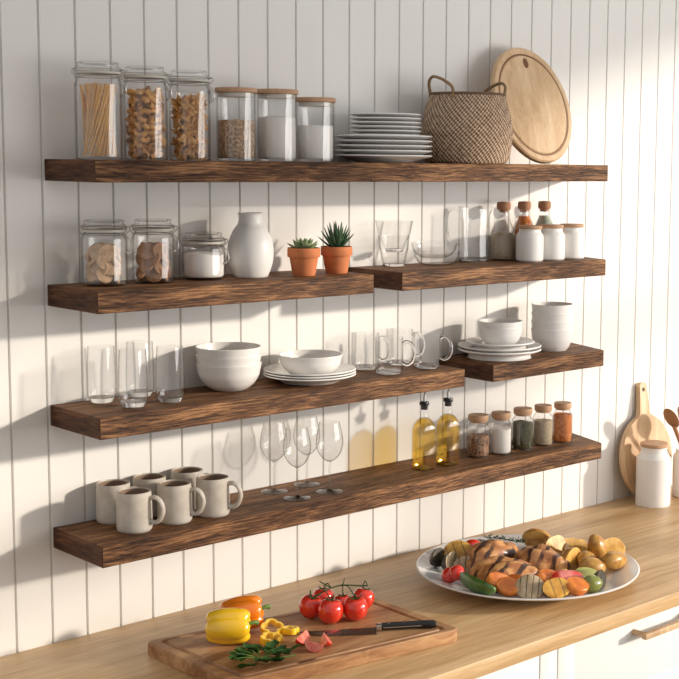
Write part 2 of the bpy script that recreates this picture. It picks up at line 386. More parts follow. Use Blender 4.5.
# ------------------------------------------------------------------ top shelf: clip-top jars
def clip_jar(label, loc, r, h, rz=-.3, group='clip-top glass jars', lidr=None):
    t = thing('clip_top_jar', label, 'jar', loc, rz, group)
    nr = r * .86; bh = h - .026
    body = smoothp([(r * .86, 0), (r * .97, .004), (r, .014), (r, bh * .80), (r * .985, bh * .88), (nr * 1.04, bh * .97), (nr, bh)], 4)
    o_ = [(0, 0)] + body
    finish('jar_body', lathe(wallprof(o_, .0026, .006), 48), M['glass'], t)
    finish('rim_seal', lathe([(nr - .002, bh + .0005), (nr + .005, bh + .0005), (nr + .0055, bh + .003), (nr + .005, bh + .0055), (nr - .002, bh + .0055)], 40), M['seal'], t)
    l0 = bh + .006
    lp = [(0, l0), (nr * .98, l0), (nr + .006, l0 + .001), (nr + .007, l0 + .005), (nr + .004, l0 + .009), (nr - .001, l0 + .0105), (nr - .001, h - .005), (nr + .001, h - .002), (nr - .003, h), (nr * .88, h), (nr * .80, h - .005), (0, h - .006)]
    finish('lid', lathe(lp, 40), M['glass'], t)
    w = bmesh.new(); zr = bh - .006
    ring = [(nr * 1.045 * math.cos(a), nr * 1.045 * math.sin(a), zr) for a in [i * 2 * PI / 32 for i in range(33)]]
    tube(ring, .0011, 6, w)
    tube([(x * (nr + .010) / nr, y * (nr + .010) / nr, l0 + .004) for x, y, z in [(nr * math.cos(a), nr * math.sin(a), 0) for a in [i * 2 * PI / 32 for i in range(33)]]], .0012, 6, w)
    for s in (1, -1):
        tube([(nr * 1.04, s * .009, zr), (nr + .013, s * .012, zr - .012), (nr + .015, s * .012, zr - .032), (nr + .008, s * .008, zr - .040)], .0012, 6, w)
        tube([(nr * 1.04, s * .011, zr), (nr + .014, s * .011, zr + .012), (nr + .010, s * .009, l0 + .006)], .0012, 6, w)
        tube([(-nr * 1.02, s * .010, zr - .004), (-nr - .010, s * .010, zr + .008), (-nr - .009, s * .008, l0 + .006)], .0012, 6, w)
    tube([(nr + .008, -.008, zr - .040), (nr + .008, .008, zr - .040)], .0014, 6, w)
    finish('wire_clip', w, M['wire'], t)
    return t
z1 = ZS[1]
clip_jar('tall glass clip-top jar full of spaghetti', (.0797, -.10, z1), .0507, .2115)
clip_jar('tall glass clip-top jar of curved tube pasta beside the spaghetti jar', (.1971, -.10, z1), .0486, .208)
clip_jar('tall glass clip-top jar of bow pasta beside the wooden-lidded canisters', (.313, -.10, z1), .0469, .206)
# spaghetti strands lean across each other to make a waist
N = 96
base = None
for k in range(N):
    q = k / N; rr = .0405 * math.sqrt((k * 7 % N + 8) / (N + 8)); a = k * 2.399
    p0 = Vector((rr * math.cos(a), rr * math.sin(a), .008)); a2 = a + 1.25
    r2 = rr * 1.0; top = Vector((r2 * math.cos(a2), r2 * math.sin(a2), .158 + R.uniform(-.008, .006)))
    d = top - p0
    if base is None:
        base = finish('spaghetti_strand', tube([(0, 0, 0), (0, 0, .16)], .00135, 6), M['spag'])
        s_ = base
    else: s_ = base.copy(); C.objects.link(s_)
    s_.location = Vector((.0797, -.10, z1)) + p0
    s_.rotation_euler = d.to_track_quat('Z', 'Y').to_euler()
    tag(s_, 'long thin dry spaghetti strand standing in the tall glass jar', 'spaghetti', 'spaghetti strands in the tall jar')
def scatter(proto, cx, cy, z0, layers, rad, nring, step, label, cat, group, inner=3, irad=.014):
    first = True
    for l in range(layers):
        for ring, n, rr in ((0, nring, rad), (1, inner, irad)):
            for k in range(n):
                if ring == 0 and l == layers - 1 and R.random() < .3: continue
                a = 2 * PI * (k + .5 * (l % 2) + R.uniform(-.2, .2)) / n
                o = proto if first else proto.copy()
                if not first: C.objects.link(o)
                first = False
                o.location = (cx + rr * math.cos(a), cy + rr * math.sin(a), z0 + l * step + R.uniform(-.003, .003))
                o.rotation_euler = (R.uniform(0, 6.28), R.uniform(0, 6.28), R.uniform(0, 6.28))
                tag(o, label, cat, group)
# curved tube pasta
pts = [(.015 * math.cos(a) - .012, 0, .015 * math.sin(a)) for a in [(-1 + i * .25) for i in range(9)]]
b_ = tube(pts, .0062, 10, close=False); tube(pts, .0046, 10, b_, close=False)
pp = finish('tube_pasta', b_, M['pasta'])
scatter(pp, .1971, -.10, z1 + .0165, 10, .0300, 9, .0147, 'curved dry pasta tube packed in the middle tall glass jar', 'pasta', 'pasta tubes in the middle tall jar', 5, .014)
# bow pasta
b_ = bmesh.new(); G = []
for i in range(7):
    row = []
    for j in range(5):
        x = (i - 3) / 3; y = (j - 2) / 2; ww = .0035 + .0085 * abs(x) ** .8
        row.append(b_.verts.new((x * .015, y * ww, .0035 * math.cos(y * 5) * (1 - .5 * abs(x)) + .002 * math.sin(x * 3))))
    G.append(row)
for i in range(6):
    for j in range(4): b_.faces.new((G[i][j], G[i + 1][j], G[i + 1][j + 1], G[i][j + 1]))
bmesh.ops.solidify(b_, geom=b_.faces[:], thickness=.0016)
pp = finish('bow_pasta', b_, M['pasta2'], ang=60)
scatter(pp, .313, -.10, z1 + .0165, 11, .0280, 10, .0122, 'dry pasta bow packed in the right tall glass jar', 'pasta', 'pasta bows in the right tall jar', 5, .013)

# canisters with flat wooden lids
def canister(label, loc, r, h, fillm, fillh, fname, flabel, fcat, lumpy=.002, group='glass canisters with wooden lids'):
    t = thing('glass_canister', label, 'canister', loc, 0, group)
    bh = h - .012
    o_ = [(0, 0)] + smoothp([(r * .90, 0), (r * .985, .003), (r, .010), (r, bh * .6), (r, bh)], 3)
    finish('jar_body', lathe(wallprof(o_, .0024, .005), 48), M['glass'], t)
    finish('wooden_lid', lathe([(0, bh + .0005), (r + .002, bh + .0005), (r + .0035, bh + .002), (r + .0035, h - .002), (r + .002, h), (0, h)], 48), M['lid'], t)
    finish('lid_plug', lathe([(0, bh - .009), (r - .0045, bh - .009), (r - .004, bh - .008), (r - .004, bh), (0, bh)], 40), M['seal'], t, label='pale rubber plug under the lid')
    fill(loc, r - .0031, fillh, fillm, fname, flabel, fcat, lumpy)
def fill(loc, r, h, mat, name, label, cat, lumpy=.002, z0=.0065, seed=None):
    seed = seed or R.random() * 50
    b = bmesh.new(); n = 32; rings = [[b.verts.new((0, 0, z0))]]
    for rr, z in ((r * .93, z0), (r, z0 + .004), (r, h * .5), (r, h - .003)): rings.append([b.verts.new((rr * math.cos(2 * PI * i / n), rr * math.sin(2 * PI * i / n), z)) for i in range(n)])
    for v in rings[-1]: v.co.z += lumpy * noise.noise(v.co * 30 + Vector((seed, 0, 0)))
    for f_ in (.93, .7, .4):
        rings.append([])
        for i in range(n):
            x, y = r * f_ * math.cos(2 * PI * i / n), r * f_ * math.sin(2 * PI * i / n)
            rings[-1].append(b.verts.new((x, y, h + 2 * lumpy * noise.noise(Vector((x * 40 + seed, y * 40, 0))))))
    rings.append([b.verts.new((0, 0, h))])
    for A, B in zip(rings, rings[1:]):
        for i in range(n):
            j = (i + 1) % n
            if len(A) == 1: b.faces.new((A[0], B[j], B[i]))
            elif len(B) == 1: b.faces.new((A[i], A[j], B[0]))
            else: b.faces.new((A[i], A[j], B[j], B[i]))
    o = finish(name, b, mat, None, loc, ang=60)
    return tag(o, label, cat, kind='stuff')
canister('wide glass canister of rolled oats with flat wooden lid', (.4355, -.11, z1), .0464, .1717, M['oats'], .096, 'rolled_oats', 'brown rolled oats filling the first wooden-lidded glass canister', 'oats')
canister('taller glass canister of white sugar with flat wooden lid', (.5547, -.11, z1), .0484, .1731, M['sugar'], .107, 'white_sugar', 'white sugar filling the taller middle glass canister', 'sugar')
canister('shorter glass canister of white flour with flat wooden lid beside the plate stack', (.6733, -.11, z1), .0466, .1584, M['flour'], .090, 'white_flour', 'white flour filling the shorter glass canister beside plates', 'flour', .001)

# plates on the top shelf
def plate_bm(r, h, foot, th=.0035, n=64):
    o_ = smoothp([(foot, 0), (foot + .004, .0015), (r * .72, h * .45), (r * .92, h * .8), (r, h)], 4)
    inn = [(r - .0015, h + th * .8), (r * .90, h * .8 + th), (r * .72, h * .45 + th), (foot, .004 + th * .6), (0, .004 + th * .6)]
    return lathe([(0, .0015), (foot - .004, .0015), (foot - .002, 0)] + o_ + inn, n)
big = finish('dinner_plate', plate_bm(.1257, .017, .070), M['china'])
names = ['lowest', 'second from the bottom', 'middle', 'second from the top', 'topmost']
for k in range(5):
    o = big if k == 0 else big.copy()
    if k: C.objects.link(o)
    o.location = (.8830, -.1285, z1 + .0003 + k * .0125)
    tag(o, 'large white dinner plate, %s of the wide stack on top shelf' % names[k], 'plate', 'large plates on the top shelf')
sm_ = finish('side_plate', plate_bm(.0938, .012, .052, .003), M['china'])
names = ['lowest', 'second from the bottom', 'third from the bottom', 'third from the top', 'second from the top', 'topmost']
for k in range(6):
    o = sm_ if k == 0 else sm_.copy()
    if k: C.objects.link(o)
    o.location = (.8880, -.1285, z1 + .0003 + 4 * .0125 + .0080 + k * .0106)
    tag(o, 'small white side plate, %s of those stacked on the dinner plates' % names[k], 'plate', 'small plates on the top shelf')

# basket
bk = thing('seagrass_basket', 'round woven seagrass basket with two loop handles', 'basket', (1.181, -.131, z1))
r = .127; hh = .187
o_ = smoothp([(r * .80, 0), (r * .88, .006), (r * .95, .035), (r * .99, .075), (r * 1.0, .082), (r * 1.0, .090), (r * .985, .096), (r * .95, .125), (r * .87, .160), (r * .80, hh)], 8)
n = 128; b = bmesh.new(); uvl = b.loops.layers.uv.new('UVMap')
pr_ = o_ + [(q[0] - .006, q[1]) for q in reversed(o_)] + [(0, .004)]
rings = []
for (rad, z) in pr_:
    if rad < 1e-5: rings.append([b.verts.new((0, 0, z))] ); continue
    row = []
    for i in range(n):
        a = 2 * PI * i / n
        k = rad + .0007 * math.sin(a * 64 + z * 420)
        row.append(b.verts.new((k * math.cos(a), k * math.sin(a), z)))
    rings.append(row)
for ri in range(len(rings) - 1):
    A, B = rings[ri], rings[ri + 1]
    for i in range(n):
        j = (i + 1) % n
        f = b.faces.new((A[i], A[j], B[j], B[i]) if len(B) > 1 else (A[i], A[j], B[0]))
        us = [i, i + 1, i + 1, i] if len(B) > 1 else [i, i + 1, i]
        zs = [pr_[ri][1], pr_[ri][1], pr_[ri + 1][1], pr_[ri + 1][1]]
        for lp, u_, z_ in zip(f.loops, us, zs): lp[uvl].uv = (u_ / n * .8 * 2.5, z_ * 2.5)
b.faces.new([v for v in rings[0]][::-1])
finish('basket_body', b, M['basket'], bk, ang=80)
rim = [(r * .80 * math.cos(i * PI / 24), r * .80 * math.sin(i * PI / 24), hh) for i in range(49)]
finish('rim', tube(rim, .0038, 8), M['basket'], bk)
def hloop(p, q, hgt, lean):
    P, Q = Vector(p), Vector(q); mid = (P + Q) / 2
    pts = [P - Vector((0, 0, .03)), P, P.lerp(mid, .08) + Vector(lean) * .6 + Vector((0, 0, hgt * .65)), P.lerp(mid, .5) + Vector(lean) + Vector((0, 0, hgt * .98)),
           mid + Vector(lean) * .9 + Vector((0, 0, hgt * .92)), Q.lerp(mid, .45) + Vector(lean) * .7 + Vector((0, 0, hgt * .7)), Q + Vector((0, 0, hgt * .25)), Q - Vector((0, 0, .03))]
    return tube(smoothp([tuple(x) for x in pts], 5), .0042, 8)
def rp_(deg): return (r * .80 * math.cos(math.radians(deg)), r * .80 * math.sin(math.radians(deg)), hh)
finish('handle', hloop(rp_(140), rp_(203), .046, (-.008, .006, 0)), M['handle'], bk)
finish('handle', hloop(rp_(-42), rp_(18), .034, (.006, -.004, 0)), M['handle'], bk)

# round leaning board with juice groove
def disc_board(rad, th, groove, hole, n=72):
    prof = [(0, 0), (rad - .004, 0), (rad, .004), (rad, th - .004), (rad - .004, th)]
    if groove: prof += [(groove + .005, th), (groove + .002, th - .003), (groove - .002, th - .003), (groove - .005, th)]
    prof += [(0, th)]
    return lathe(prof, n)
t = thing('round_chopping_board', 'large round pale wooden board leaning on the wall behind basket', 'board', (1.4676, -.096, z1))
lean = math.atan2(.110, .32)
rad = .168
# disc local: axis z -> facing -y, tilted back
b = disc_board(rad, .020, rad - .022, None)
Mx = Matrix.Translation((0, 0, .0)) @ Matrix.Rotation(PI / 2 - lean, 4, 'X')
Lz = rad * 1.04 * math.cos(lean) + .0005
Mx = Mx @ Matrix.Diagonal((.93, 1.04, 1, 1))
xform(b, Matrix.Translation((0, 0, Lz)) @ Mx)
mm = M['pale']
finish('board_body', b, mm, t)
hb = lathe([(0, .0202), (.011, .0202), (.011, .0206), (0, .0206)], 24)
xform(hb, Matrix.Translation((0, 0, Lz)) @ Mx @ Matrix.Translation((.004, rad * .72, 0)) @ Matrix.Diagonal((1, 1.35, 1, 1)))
finish('finger_hole', hb, pm('painted hole shade', (.16, .07, .03), .7), t, label='dark oval finger hole')  # dark disc on the board, painting the shade inside the hole
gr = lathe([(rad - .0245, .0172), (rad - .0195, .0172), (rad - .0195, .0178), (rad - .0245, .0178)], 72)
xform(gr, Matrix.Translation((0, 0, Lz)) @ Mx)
finish('juice_groove', gr, pm('dark brown groove', (.20, .095, .04), .6), t, label='dark thin ring groove')  # dark brown ring laid in the groove

# ------------------------------------------------------------------ second shelf left
z2 = ZS[2]
clip_jar('squat clip-top jar of pale round biscuits at the left shelf end', (.0929, -.090, z2), .0505, .1459, -.9)
clip_jar('squat clip-top jar of darker brown biscuits', (.2156, -.0935, z2), .0481, .1452, -.9)
clip_jar('small clip-top jar of white flour beside the vase', (.3574, -.085, z2), .0500, .1106, -.9)
fill((.3574, -.085, z2), .0465, .062, M['flour'], 'white_flour', 'white flour heaped in the small clip-top jar', 'flour', .003)
def cookies(cx, cy, mat, label, group, seed, rad=.0205, n=24):
    rr = random.Random(seed)
    b = lathe([(0, 0), (rad * .9, 0), (rad, .002), (rad, .0045), (rad * .93, .0065), (0, .0070)], 24)
    p = finish('round_biscuit', b, mat)
    for k in range(n):
        o = p if k == 0 else p.copy()
        if k: C.objects.link(o)
        lay = k // 6; a = (k % 6) * PI / 3 + lay * .5 + rr.uniform(-.2, .2)
        ra = .0232 + rr.uniform(-.001, .001)
        o.location = (cx + ra * math.cos(a), cy + ra * math.sin(a), z2 + .023 + lay * .0165 + rr.uniform(-.001, .002))
        o.rotation_euler = (rr.uniform(.9, 1.5), rr.uniform(-.5, .5), a + PI / 2 + rr.uniform(-.5, .5))
        tag(o, label, 'biscuit', group)
cookies(.0929, -.090, M['cookie'], 'pale round biscuit inside the leftmost clip-top jar', 'biscuits in the left jar', 3)
cookies(.2156, -.0935, M['cookie2'], 'dark brown round biscuit inside the second clip-top jar', 'biscuits in the second jar', 5)
# vase
vp = smoothp([(.036, 0), (.042, .003), (.052, .030), (.0555, .058), (.053, .085), (.042, .112), (.031, .128), (.0285, .138), (.0285, .150), (.031, .1555)], 5)
v = finish('ceramic_vase', lathe(wallprof([(0, 0)] + vp, .003), 56), M['matt'], None, (.4830, -.0975, z2))
tag(v, 'white ceramic bottle vase with bulbous body', 'vase')
# potted succulents
def pot(label, loc, r, h):
    t = thing('potted_succulent', label, 'potted plant', loc, 0, 'terracotta pots')
    o_ = [(0, 0), (r * .66, 0), (r * .70, .003), (r * .88, h * .66), (r * .98, h * .67), (r, h * .69), (r, h - .002), (r * .98, h), (r * .90, h), (r * .88, h - .010), (0, h - .010)]
    finish('terracotta_pot', lathe(o_, 44), M['terra'], t)
    finish('soil', lathe([(0, h - .0095), (r * .86, h - .0095), (r * .84, h - .006), (0, h - .005)], 30), M['soil'], t)
    return t
def leaf(bm, base, az, el, L, w, th, curl=0, seg=7):
    d = Vector((math.cos(az) * math.cos(el), math.sin(az) * math.cos(el), math.sin(el)))
    side = Vector((-math.sin(az), math.cos(az), 0)); nrm = d.cross(side) * -1
    rings = []
    for i in range(seg + 1):
        t_ = i / seg; k = math.sin(PI * min(1, .18 + t_ * .82)) ** .7 if t_ < 1 else 0
        p = Vector(base) + d * L * t_ + Vector((0, 0, curl * L * t_ * t_))
        ww, hh_ = w * max(k, .03), th * max(k, .03)
        rings.append([bm.verts.new(p + side * ww * math.cos(a) + nrm * hh_ * math.sin(a)) for a in [j * PI / 4 for j in range(8)]])
    for A, B in zip(rings, rings[1:]):
        for k in range(8): bm.faces.new((A[k], A[(k + 1) % 8], B[(k + 1) % 8], B[k]))
    bm.faces.new(rings[0]); bm.faces.new(rings[-1][::-1])
t = pot('rosette succulent with broad pale green leaves in terracotta pot', (.6109, -.142, z2), .0405, .0688)
b = bmesh.new()
for k in range(18):
    a = k * 2.4; q = k / 18
    leaf(b, (.004 * math.cos(a), .004 * math.sin(a), .062), a, .25 + q * 1.05, .041 - q * .014, .0098 - q * .003, .0035, .15)
finish('leaves', b, M['succ'], t)
t = pot('spiky dark green aloe succulent in terracotta pot beside shelf end', (.7240, -.130, z2), .0400, .0676)
b = bmesh.new()
for k in range(26):
    a = k * 2.4; q = k / 26
    leaf(b, (.006 * math.cos(a), .006 * math.sin(a), .060), a, .55 + q * .98, .050 + q * .018, .0042, .0028, .1)
finish('leaves', b, M['aloe'], t)

# ------------------------------------------------------------------ second shelf right
def tumbler_bm(rb, rt, h, th=.0016, base=.006, bulge=0, n=40):
    o_ = [(0, 0)] + smoothp([(rb * .9, 0), (rb, .003), (rb + (rt - rb) * .35 + bulge, h * .35), (rb + (rt - rb) * .7 + bulge * .6, h * .7), (rt, h)], 5)
    return lathe(wallprof(o_, th, base), n)
g = thing('faceted_tumbler', 'lower short clear tumbler of the nested pair at shelf left end', 'glass', (.981, -.058, z2), 0, 'nested clear tumblers')
def facet(rb, rt, h): # eight-sided tumbler
    return lathe(wallprof([(0, 0), (rb * .92, 0), (rb, .004), (rb + (rt - rb) * .75, h * .6), (rt, h)], .0022, .009), 10)
finish('glass_body', facet(.030, .043, .084), M['glass'], g)
finish('thick_base', lathe([(0, .0005), (.026, .0005), (.0285, .003), (.029, .0085), (0, .0085)], 32), M['solid'], g)
g2 = thing('faceted_tumbler', 'upper flared clear tumbler nested in the other at shelf left end', 'glass', (.981, -.058, z2 + .040), .3, 'nested clear tumblers')
finish('glass_body', facet(.0255, .0525, .084), M['glass'], g2)
finish('thick_base', lathe([(0, .0005), (.021, .0005), (.0238, .003), (.0238, .0085), (0, .0085)], 32), M['solid'], g2)
def bowl_bm(rf, rt, h, th=.003, n=48, curve=.0):
    o_ = [(0, 0), (rf * .9, 0)] + smoothp([(rf, 0), (rf + (rt - rf) * .48, h * .20), (rf + (rt - rf) * .82, h * .5), (rf + (rt - rf) * .93, h * .78), (rt, h - .002), (rt, h)], 5)
    return lathe(wallprof(o_, th, th * 1.5), n)
b1 = finish('glass_bowl', bowl_bm(.040, .0655, .040, .0025), M['glass'], None, (1.126, -.0725, z2))
tag(b1, 'shallow clear glass bowl, lowest of the nested pair beside pitcher', 'bowl', 'nested clear glass bowls')
b2 = finish('glass_bowl', bowl_bm(.036, .0640, .038, .0025), M['glass'], None, (1.118, -.0715, z2 + .0215), (.04, -.05, 0))
tag(b2, 'shallow clear glass bowl tilted inside the other beside pitcher', 'bowl', 'nested clear glass bowls')
pit = thing('glass_pitcher', 'tall clear glass pitcher with loop handle', 'pitcher', (1.290, -.053, z2), math.radians(140))
o_ = [(0, 0)] + smoothp([(.038, 0), (.044, .004), (.0455, .02), (.0455, .09), (.0445, .145), (.046, .158)], 4)
b = lathe(wallprof(o_, .0025, .011), 44)
for v_ in b.verts:   # pouring lip opposite the handle
    if v_.co.z > .13:
        a = abs(math.atan2(v_.co.y, -v_.co.x)); v_.co.x -= max(0, 1 - a / .5) * .012 * (v_.co.z - .13) / .028
finish('pitcher_body', b, M['glass'], pit)
finish('handle', tube(smoothp([(.0435, 0, .146), (.058, 0, .152), (.074, 0, .142), (.080, 0, .118), (.078, 0, .085), (.068, 0, .060), (.054, 0, .050), (.0445, 0, .048)], 5), .0048, 10, flat=1.3), M['solid'], pit)
finish('thick_base', lathe([(0, .0006), (.038, .0006), (.0425, .004), (.0425, .0105), (0, .0105)], 40), M['solid'], pit)
def cork_bottle(label, loc, fillm, fname, flabel, fcat, r=.040):
    t = thing('stoppered_bottle', label, 'bottle', loc, 0, 'cork-stoppered bottles')
    op = [(0, 0)] + smoothp([(r * .9, 0), (r, .004), (r, .055), (r * .93, .075), (r * .55, .110), (.0165, .128), (.0155, .142), (.0175, .146)], 4)
    finish('bottle_body', lathe(wallprof(op, .002, .004), 40), M['glass'], t)
    finish('stopper', lathe([(0, .138), (.0125, .138), (.013, .1465), (.0190, .147), (.0205, .152), (.0205, .163), (.0185, .1690), (0, .1704)], 32), M['cork'], t, label='round brown cork stopper')
    rr = r - .0025
    b = lathe([(0, .0045), (rr * .92, .0045), (rr, .010), (rr, .055), (rr * .925, .075), (rr * .90, .079), (0, .0795)], 32)
    tag(finish(fname, b, fillm, None, loc), flabel, fcat, kind='stuff')
cork_bottle('clear stoppered bottle of pale powder beside the pitcher', (1.4070, -.057, z2), M['milkish'], 'pale_powder', 'pale beige powder in the stoppered bottle beside pitcher', 'powder')
def neck_bottle(label, loc, m, fname, flabel):
    t = thing('stoppered_bottle', label, 'bottle', loc, 0, 'cork-stoppered bottles')
    op = [(0, 0)] + smoothp([(.026, 0), (.029, .004), (.029, .080), (.0275, .10), (.0185, .122), (.0175, .142), (.0185, .146)], 4)
    finish('bottle_body', lathe(wallprof(op, .002, .004), 36), M['glass'], t)
    finish('stopper', lathe([(0, .138), (.0135, .138), (.014, .1465), (.0185, .147), (.0195, .152), (.0195, .163), (.018, .1690), (0, .1704)], 32), M['cork'], t, label='round brown cork stopper')
    b = lathe([(0, .0045), (.024, .0045), (.0265, .008), (.0265, .080), (.0250, .099), (.0172, .120), (.0158, .126), (0, .1262)], 30)
    tag(finish(fname, b, m, None, loc), flabel, 'spice', kind='stuff')
neck_bottle('stoppered bottle of orange spice standing behind the white jars', (1.5020, -.050, z2), M['orange_sp'], 'orange_spice', 'orange spice filling the stoppered bottle behind white jars')
neck_bottle('stoppered bottle of grey green spice behind the rightmost white jar', (1.5904, -.050, z2), M['grey_sp'], 'grey_spice', 'grey green spice filling the rearmost stoppered bottle')
wj = None
for lab, x, y, k in (('leftmost', 1.4270, -.144, 1.0), ('middle', 1.5236, -.1409, .985), ('rightmost', 1.6180, -.136, .985)):
    label = {'leftmost': 'small white ceramic jar with wooden lid beside the pale powder bottle', 'middle': 'small white ceramic jar with wooden lid between two alike',
             'rightmost': 'small white ceramic jar with wooden lid nearest the right shelf end'}[lab]
    if wj is None:
        wj = thing('spice_crock', label, 'jar', (x, y, z2), -1.6, 'white lidded jars')
        op = [(0, 0)] + smoothp([(.034, 0), (.0385, .004), (.0400, .012), (.0400, .066), (.0375, .078), (.0325, .086), (.0320, .094)], 4)
        finish('jar_body', lathe(wallprof(op, .003, .004), 44), M['matt'], wj)
        finish('wooden_lid', lathe([(0, .0945), (.0345, .0945), (.0355, .096), (.0355, .1025), (.034, .104), (0, .1042)], 40), M['lid'], wj)
        b = bmesh.new()
        for q in range(7):
            zz = .030 + q * .0062; w_ = .0022 + .0016 * ((q * 5) % 3) / 2
            for s in (-1, 1):
                if (q * 3 + s) % 4 == 0: continue
                a = .18 + s * .02
                p_ = Vector((.0402 * math.cos(a), .0402 * math.sin(a), zz))
                tube([p_ + Vector((0, -w_ * .5, 0)), p_ + Vector((.0001, w_ * .5, .0012 * s))], .00035, 4, b)
        finish('printed_mark', b, M['ink'], wj, label='tiny grey handwritten marks')
    else: dup(wj, label, (x, y, z2))

# ------------------------------------------------------------------ third shelf left
z3 = ZS[3]
hb0 = None
for label, x, y in (('tall clear highball tumbler nearest the left shelf end', .1017, -.0507), ('tall clear highball tumbler standing nearest the front edge', .1251, -.1473),
                    ('tall clear highball tumbler standing at the back, half hidden', .2109, -.0355), ('tall clear highball tumbler closest to the bowls', .221, -.148)):
    if hb0 is None:
        hb0 = thing('highball_glass', label, 'glass', (x, y, z3), 0, 'tall clear tumblers')
        op = [(0, 0)] + smoothp([(.021, 0), (.0265, .003), (.031, .013), (.0328, .035), (.0325, .07), (.0300, .130)], 5)
        finish('glass_body', lathe(wallprof(op, .0014, .014), 44), M['thin'], hb0)
        finish('thick_base', lathe([(0, .0006), (.020, .0006), (.0255, .0035), (.0288, .0132), (.022, .0136), (0, .0125)], 36), M['solid'], hb0)
    else: dup(hb0, label, (x, y, z3))
bb = finish('cereal_bowl', bowl_bm(.040, .0787, .065, .0032), M['china'])
for k, w_ in enumerate(('lowest', 'middle', 'topmost')):
    o = bb if k == 0 else bb.copy()
    if k: C.objects.link(o)
    o.location = (.4270, -.0835, z3 + .0003 + k * .0205)
    tag(o, 'deep white bowl, %s of the three stacked beside tumblers' % w_, 'bowl', 'stacked white bowls')
pl = finish('dinner_plate', plate_bm(.1165, .020, .068), M['china'])
for k, w_ in enumerate(('lowest', 'middle', 'topmost')):
    o = pl if k == 0 else pl.copy()
    if k: C.objects.link(o)
    o.location = (.6470, -.1190, z3 + .0003 + k * .0065)
    tag(o, 'white plate under the shallow bowl, %s of three' % w_, 'plate', 'plates under the shallow bowl')
o = finish('shallow_bowl', bowl_bm(.048, .0805, .051, .003), M['china'], None, (.6500, -.1190, z3 + .0200))
tag(o, 'shallow white bowl resting on the stack of three plates', 'bowl')
def glass_mug(label, loc, base=None):
    if base: return dup(base, label, loc)
    t = thing('glass_mug', label, 'mug', loc, math.radians(-45), 'clear glass mugs')
    op = [(0, 0)] + smoothp([(.030, 0), (.0345, .003), (.0365, .012), (.0370, .05), (.0370, .097)], 4)
    finish('mug_body', lathe(wallprof(op, .0026, .009), 44), M['thin'], t)
    finish('thick_base', lathe([(0, .0006), (.030, .0006), (.0335, .003), (.0338, .0085), (0, .0085)], 36), M['solid'], t)
    finish('handle', tube(smoothp([(.0355, 0, .080), (.046, 0, .086), (.060, 0, .078), (.0665, 0, .055), (.060, 0, .032), (.046, 0, .024), (.0355, 0, .030)], 5), .0042, 10), M['solid'], t)
    return t
gm = glass_mug('clear glass mug at the back, nearest the plates', (.8922, -.0450, z3))
glass_mug('clear glass mug in front, nearest the shelf edge', (.8852, -.1499, z3), gm)
glass_mug('clear glass mug at the back, behind the other mugs', (1.0200, -.0400, z3), gm)
glass_mug('clear glass mug at the shelf right end', (1.0303, -.1395, z3), gm)

# third shelf right
pl = finish('serving_plate', plate_bm(.1205, .024, .088, .0045), M['matt'])
for k, w_ in enumerate(('lowest', 'middle')):
    o = pl if k == 0 else pl.copy()
    if k: C.objects.link(o)
    o.location = (1.3300, -.1225, z3 + .0003 + k * .0105)
    tag(o, 'large white plate, %s of the pile under the short bowls' % w_, 'plate', 'plates under the short bowls')
o = finish('side_plate', plate_bm(.1000, .018, .072, .0045), M['matt'], None, (1.3320, -.1225, z3 + .0275))
tag(o, 'smaller white plate on top of the two large plates', 'plate', 'plates under the short bowls')
rb = finish('rice_bowl', bowl_bm(.038, .0640, .054, .003), M['matt'])
for k, w_ in enumerate(('lower', 'upper')):
    o = rb if k == 0 else rb.copy()
    if k: C.objects.link(o)
    o.location = (1.3330, -.1215, z3 + .0360 + k * .0160)
    tag(o, '%s white bowl of the short pile on the plates' % w_, 'bowl', 'short bowls on the plates')
rb = finish('tall_bowl', bowl_bm(.044, .0625, .066, .003), M['matt'])
for k, w_ in enumerate(('lowest', 'second', 'third', 'topmost')):
    o = rb if k == 0 else rb.copy()
    if k: C.objects.link(o)
    o.location = (1.5640, -.1130, z3 + .0003 + k * .0243)
    tag(o, 'white bowl in the tallest pile at shelf right end, %s from below' % w_ if k in (1, 2) else 'white bowl in the tallest pile at shelf right end, %s one' % w_, 'bowl', 'tall pile of white bowls')

# ------------------------------------------------------------------ bottom shelf
z4 = ZS[4]
mg = None
for label, x, y in (('stoneware mug in the back row nearest the left shelf end', .1303, -.0440), ('stoneware mug in the front row nearest the left shelf end', .1244, -.1455),
                    ('stoneware mug in the middle of the back row', .2262, -.0440), ('stoneware mug in the middle of the front row', .2331, -.1413),
                    ('stoneware mug at the right of the back row, mostly hidden', .3300, -.0440), ('stoneware mug at the right of the front row', .3338, -.1471)):
    if mg is None:
        mg = thing('stoneware_mug', label, 'mug', (x, y, z4), math.radians(-47), 'grey beige stoneware mugs')
        op = [(0, 0), (.034, 0)] + smoothp([(.0355, .0005), (.0392, .006), (.0400, .020), (.0395, .055), (.0380, .0885), (.0372, .0900)], 4)
        wp = wallprof(op, .0036, .005)
        b = lathe(wp, 44)
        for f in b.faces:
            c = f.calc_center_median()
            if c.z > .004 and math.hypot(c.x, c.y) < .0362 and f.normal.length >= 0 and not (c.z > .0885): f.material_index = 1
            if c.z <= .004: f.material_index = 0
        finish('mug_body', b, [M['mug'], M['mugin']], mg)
        finish('handle', tube(smoothp([(.0375, 0, .076), (.050, 0, .0790), (.063, 0, .070), (.0690, 0, .050), (.062, 0, .029), (.049, 0, .0205), (.0385, 0, .025)], 5), .0052, 10, flat=1.35), M['mug'], mg)
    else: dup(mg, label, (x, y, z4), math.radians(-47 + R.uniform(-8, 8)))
wg = None
